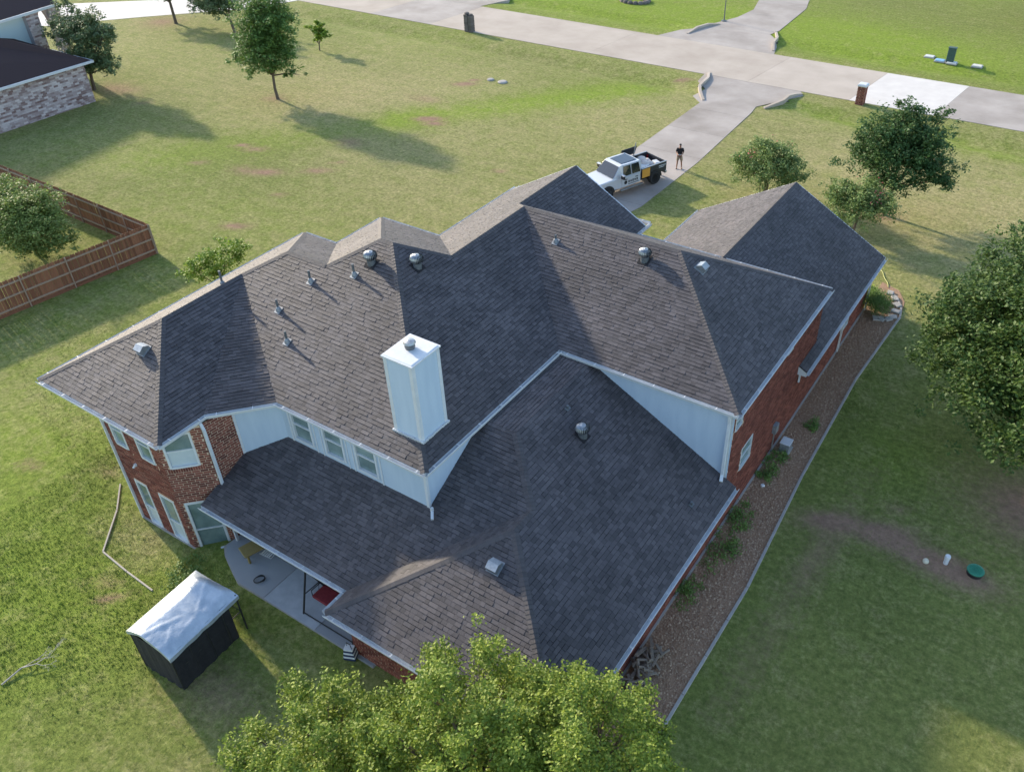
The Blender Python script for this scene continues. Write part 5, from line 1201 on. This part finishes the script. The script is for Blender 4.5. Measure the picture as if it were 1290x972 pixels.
# bed with dark sides, orange wrap stripe, open tool lid and load
bs = mat('dark_wrap', (.03,.035,.045), .45); org = mat('orange_wrap', (.75,.36,.06), .45)
MB().box((-1.85,0,.72),(2.15,1.9,.06)).build('bed_floor', bp, tk)
for sy in (1,-1):
    s2 = MB().box((-1.86,sy*.97,1.02),(2.15,.07,.62)).build('bed_side', bs, tk, bevel=.015)
    MB().box((-1.16,sy*1.012,1.0),(.66,.012,.58)).build('wrap_stripe', org, s2); MB().box((-1.86,sy*.97,1.345),(2.17,.1,.035)).build('bed_rail', M['galv'], s2)
    MB().box((-2.55,sy*1.012,1.16),(.6,.01,.05)).box((-2.5,sy*1.012,1.05),(.45,.01,.04)).build('lettering', M['white'], s2)
MB().box((-2.94,0,1.0),(.06,1.85,.62)).build('tailgate', bs, tk, bevel=.015)
MB().box((-.98,0,1.2),(.4,1.85,.36)).build('tool_box', M['galv'], tk, bevel=.02)
MB().box((-1.3,-.98,1.72),(1.3,.05,.62),Matrix.Rotation(-.35,3,'X')).build('open_lid', bs, tk, bevel=.01)
MB().tube([(-1.5,-.7,1.3),(-1.75,-.75,2.35)],.03,8).build('pole', M['galv'], tk)
cream = mat('cream_sack', (.62,.52,.46), .8, (.7,.62,.56), 0, 4); 
for i, (x, y, z, s_) in enumerate(((-1.75,.2,1.18,.34),(-2.1,.3,1.12,.30),(-1.9,-.25,1.3,.36),(-2.35,-.2,1.1,.3))):
    MB().lathe((x,y,z-s_*.7),[(s_*.7,0),(s_,s_*.4),(s_*.9,s_*.9),(s_*.55,s_*1.25),(s_*.1,s_*1.38)],12,Matrix.Rotation(.2*i,3,'Y')).build('load_sack', cream, tk, smooth=True)
MB().box((-1.55,.35,1.05),(.5,.6,.4),Matrix.Rotation(.3,3,'Z')).box((-2.6,.35,1.0),(.35,.5,.4),Matrix.Rotation(-.2,3,'Z')).build('load_crate', M['white'], tk, bevel=.02)
# ------------------------------------------------------------------ the person
q = at(855,213); ph = math.atan2(CAM[1]-q[1], CAM[0]-q[0])
pe = thing('person', 'person in black shirt and khaki shorts standing on the driveway looking down at their hands', 'person', (q[0],q[1],.03), rotz=ph-math.pi/2, local=True)   # local -y? faces +y
def skin(name, joints, edges, mt, parent, lv=2):
    me = bpy.data.meshes.new(name); me.from_pydata([j[:3] for j in joints], edges, []); o = bpy.data.objects.new(name, me); COL.objects.link(o); o.parent = parent
    s = o.modifiers.new('skin', 'SKIN'); sv = me.skin_vertices[0].data
    for i, j in enumerate(joints): sv[i].radius = (j[3], j[4] if len(j) > 4 else j[3])
    sv[0].use_root = True; s.use_smooth_shade = True
    b = o.modifiers.new('sub', 'SUBSURF'); b.levels = lv; b.render_levels = lv; me.materials.append(mt); return o
sk = mat('skin_tone', (.33,.17,.11), .6); blk = mat('black_shirt', (.012,.012,.014), .85); kh = mat('khaki', (.34,.27,.19), .85); hr = mat('dark_hair', (.015,.012,.010), .7)
J = [(0,0,.95,.14,.11),(0,0,1.15,.13,.10),(0,0,1.38,.15,.105),(0,0,1.46,.07,.07),(0,.03,1.53,.055),(0,.06,1.63,.085,.095),(0,.08,1.70,.085,.1),
     (.17,0,1.40,.065),(.23,.02,1.15,.05),(.13,.25,1.10,.036),(.07,.32,1.12,.03),
     (-.17,0,1.40,.065),(-.23,.02,1.15,.05),(-.13,.25,1.10,.036),(-.07,.32,1.12,.03),
     (.10,0,.88,.09),(.13,.02,.50,.062),(.15,-.01,.10,.042),(.16,.12,.04,.04),
     (-.10,0,.88,.09),(-.14,.02,.50,.062),(-.18,-.01,.10,.042),(-.20,.12,.04,.04)]
Ed = [(0,1),(1,2),(2,3),(3,4),(4,5),(5,6),(2,7),(7,8),(8,9),(9,10),(2,11),(11,12),(12,13),(13,14),(0,15),(15,16),(16,17),(17,18),(0,19),(19,20),(20,21),(21,22)]
body = skin('body', J, Ed, sk, pe)
Hf = []
for sx in (1,-1):
    for k in range(5):
        x0 = .07*sx; a = (k-2)*.012
        skin('finger', [(x0,.32,1.12,.014),(x0-sx*.012+a,.365,1.135,.009),(x0-sx*.03+a,.385,1.15,.007)], [(0,1),(1,2)], sk, body, 1)
skin('shirt', [(0,0,.93,.175,.135),(0,0,1.12,.165,.125),(0,0,1.36,.18,.13),(0,.0,1.445,.10,.09),(.18,0,1.405,.085),(.235,.01,1.20,.072),(-.18,0,1.405,.085),(-.235,.01,1.20,.072)], [(0,1),(1,2),(2,3),(2,4),(4,5),(2,6),(6,7)], blk, pe)
skin('shorts', [(0,0,.96,.16,.125),(.10,0,.84,.115),(.135,.02,.55,.10),(-.10,0,.84,.115),(-.145,.02,.55,.10)], [(0,1),(1,2),(0,3),(3,4)], kh, pe)
skin('hair', [(0,.03,1.69,.10,.10),(0,.06,1.745,.085,.09)], [(0,1)], hr, pe)
for sx in (1,-1): skin('shoe', [(.155*sx+(-.03 if sx<0 else 0),-.03,.05,.05,.045),(.165*sx+(-.03 if sx<0 else 0),.16,.035,.045,.035)], [(0,1)], hr, pe, 1)
hc = thing('remote_controller', 'pale remote controller held in both hands of the standing person', 'controller', (0,0,0), local=True)
hc.parent = None; Mx = Matrix.Translation((q[0],q[1],.03)) @ Matrix.Rotation(ph-math.pi/2,4,'Z'); hc.matrix_world = Mx
MB().box((0,.38,1.15),(.2,.1,.035)).build('controller_body', M['white'], hc, bevel=.01); MB().box((0,.41,1.19),(.15,.015,.09)).build('screen', M['black'], hc)
bpy.context.view_layer.update()
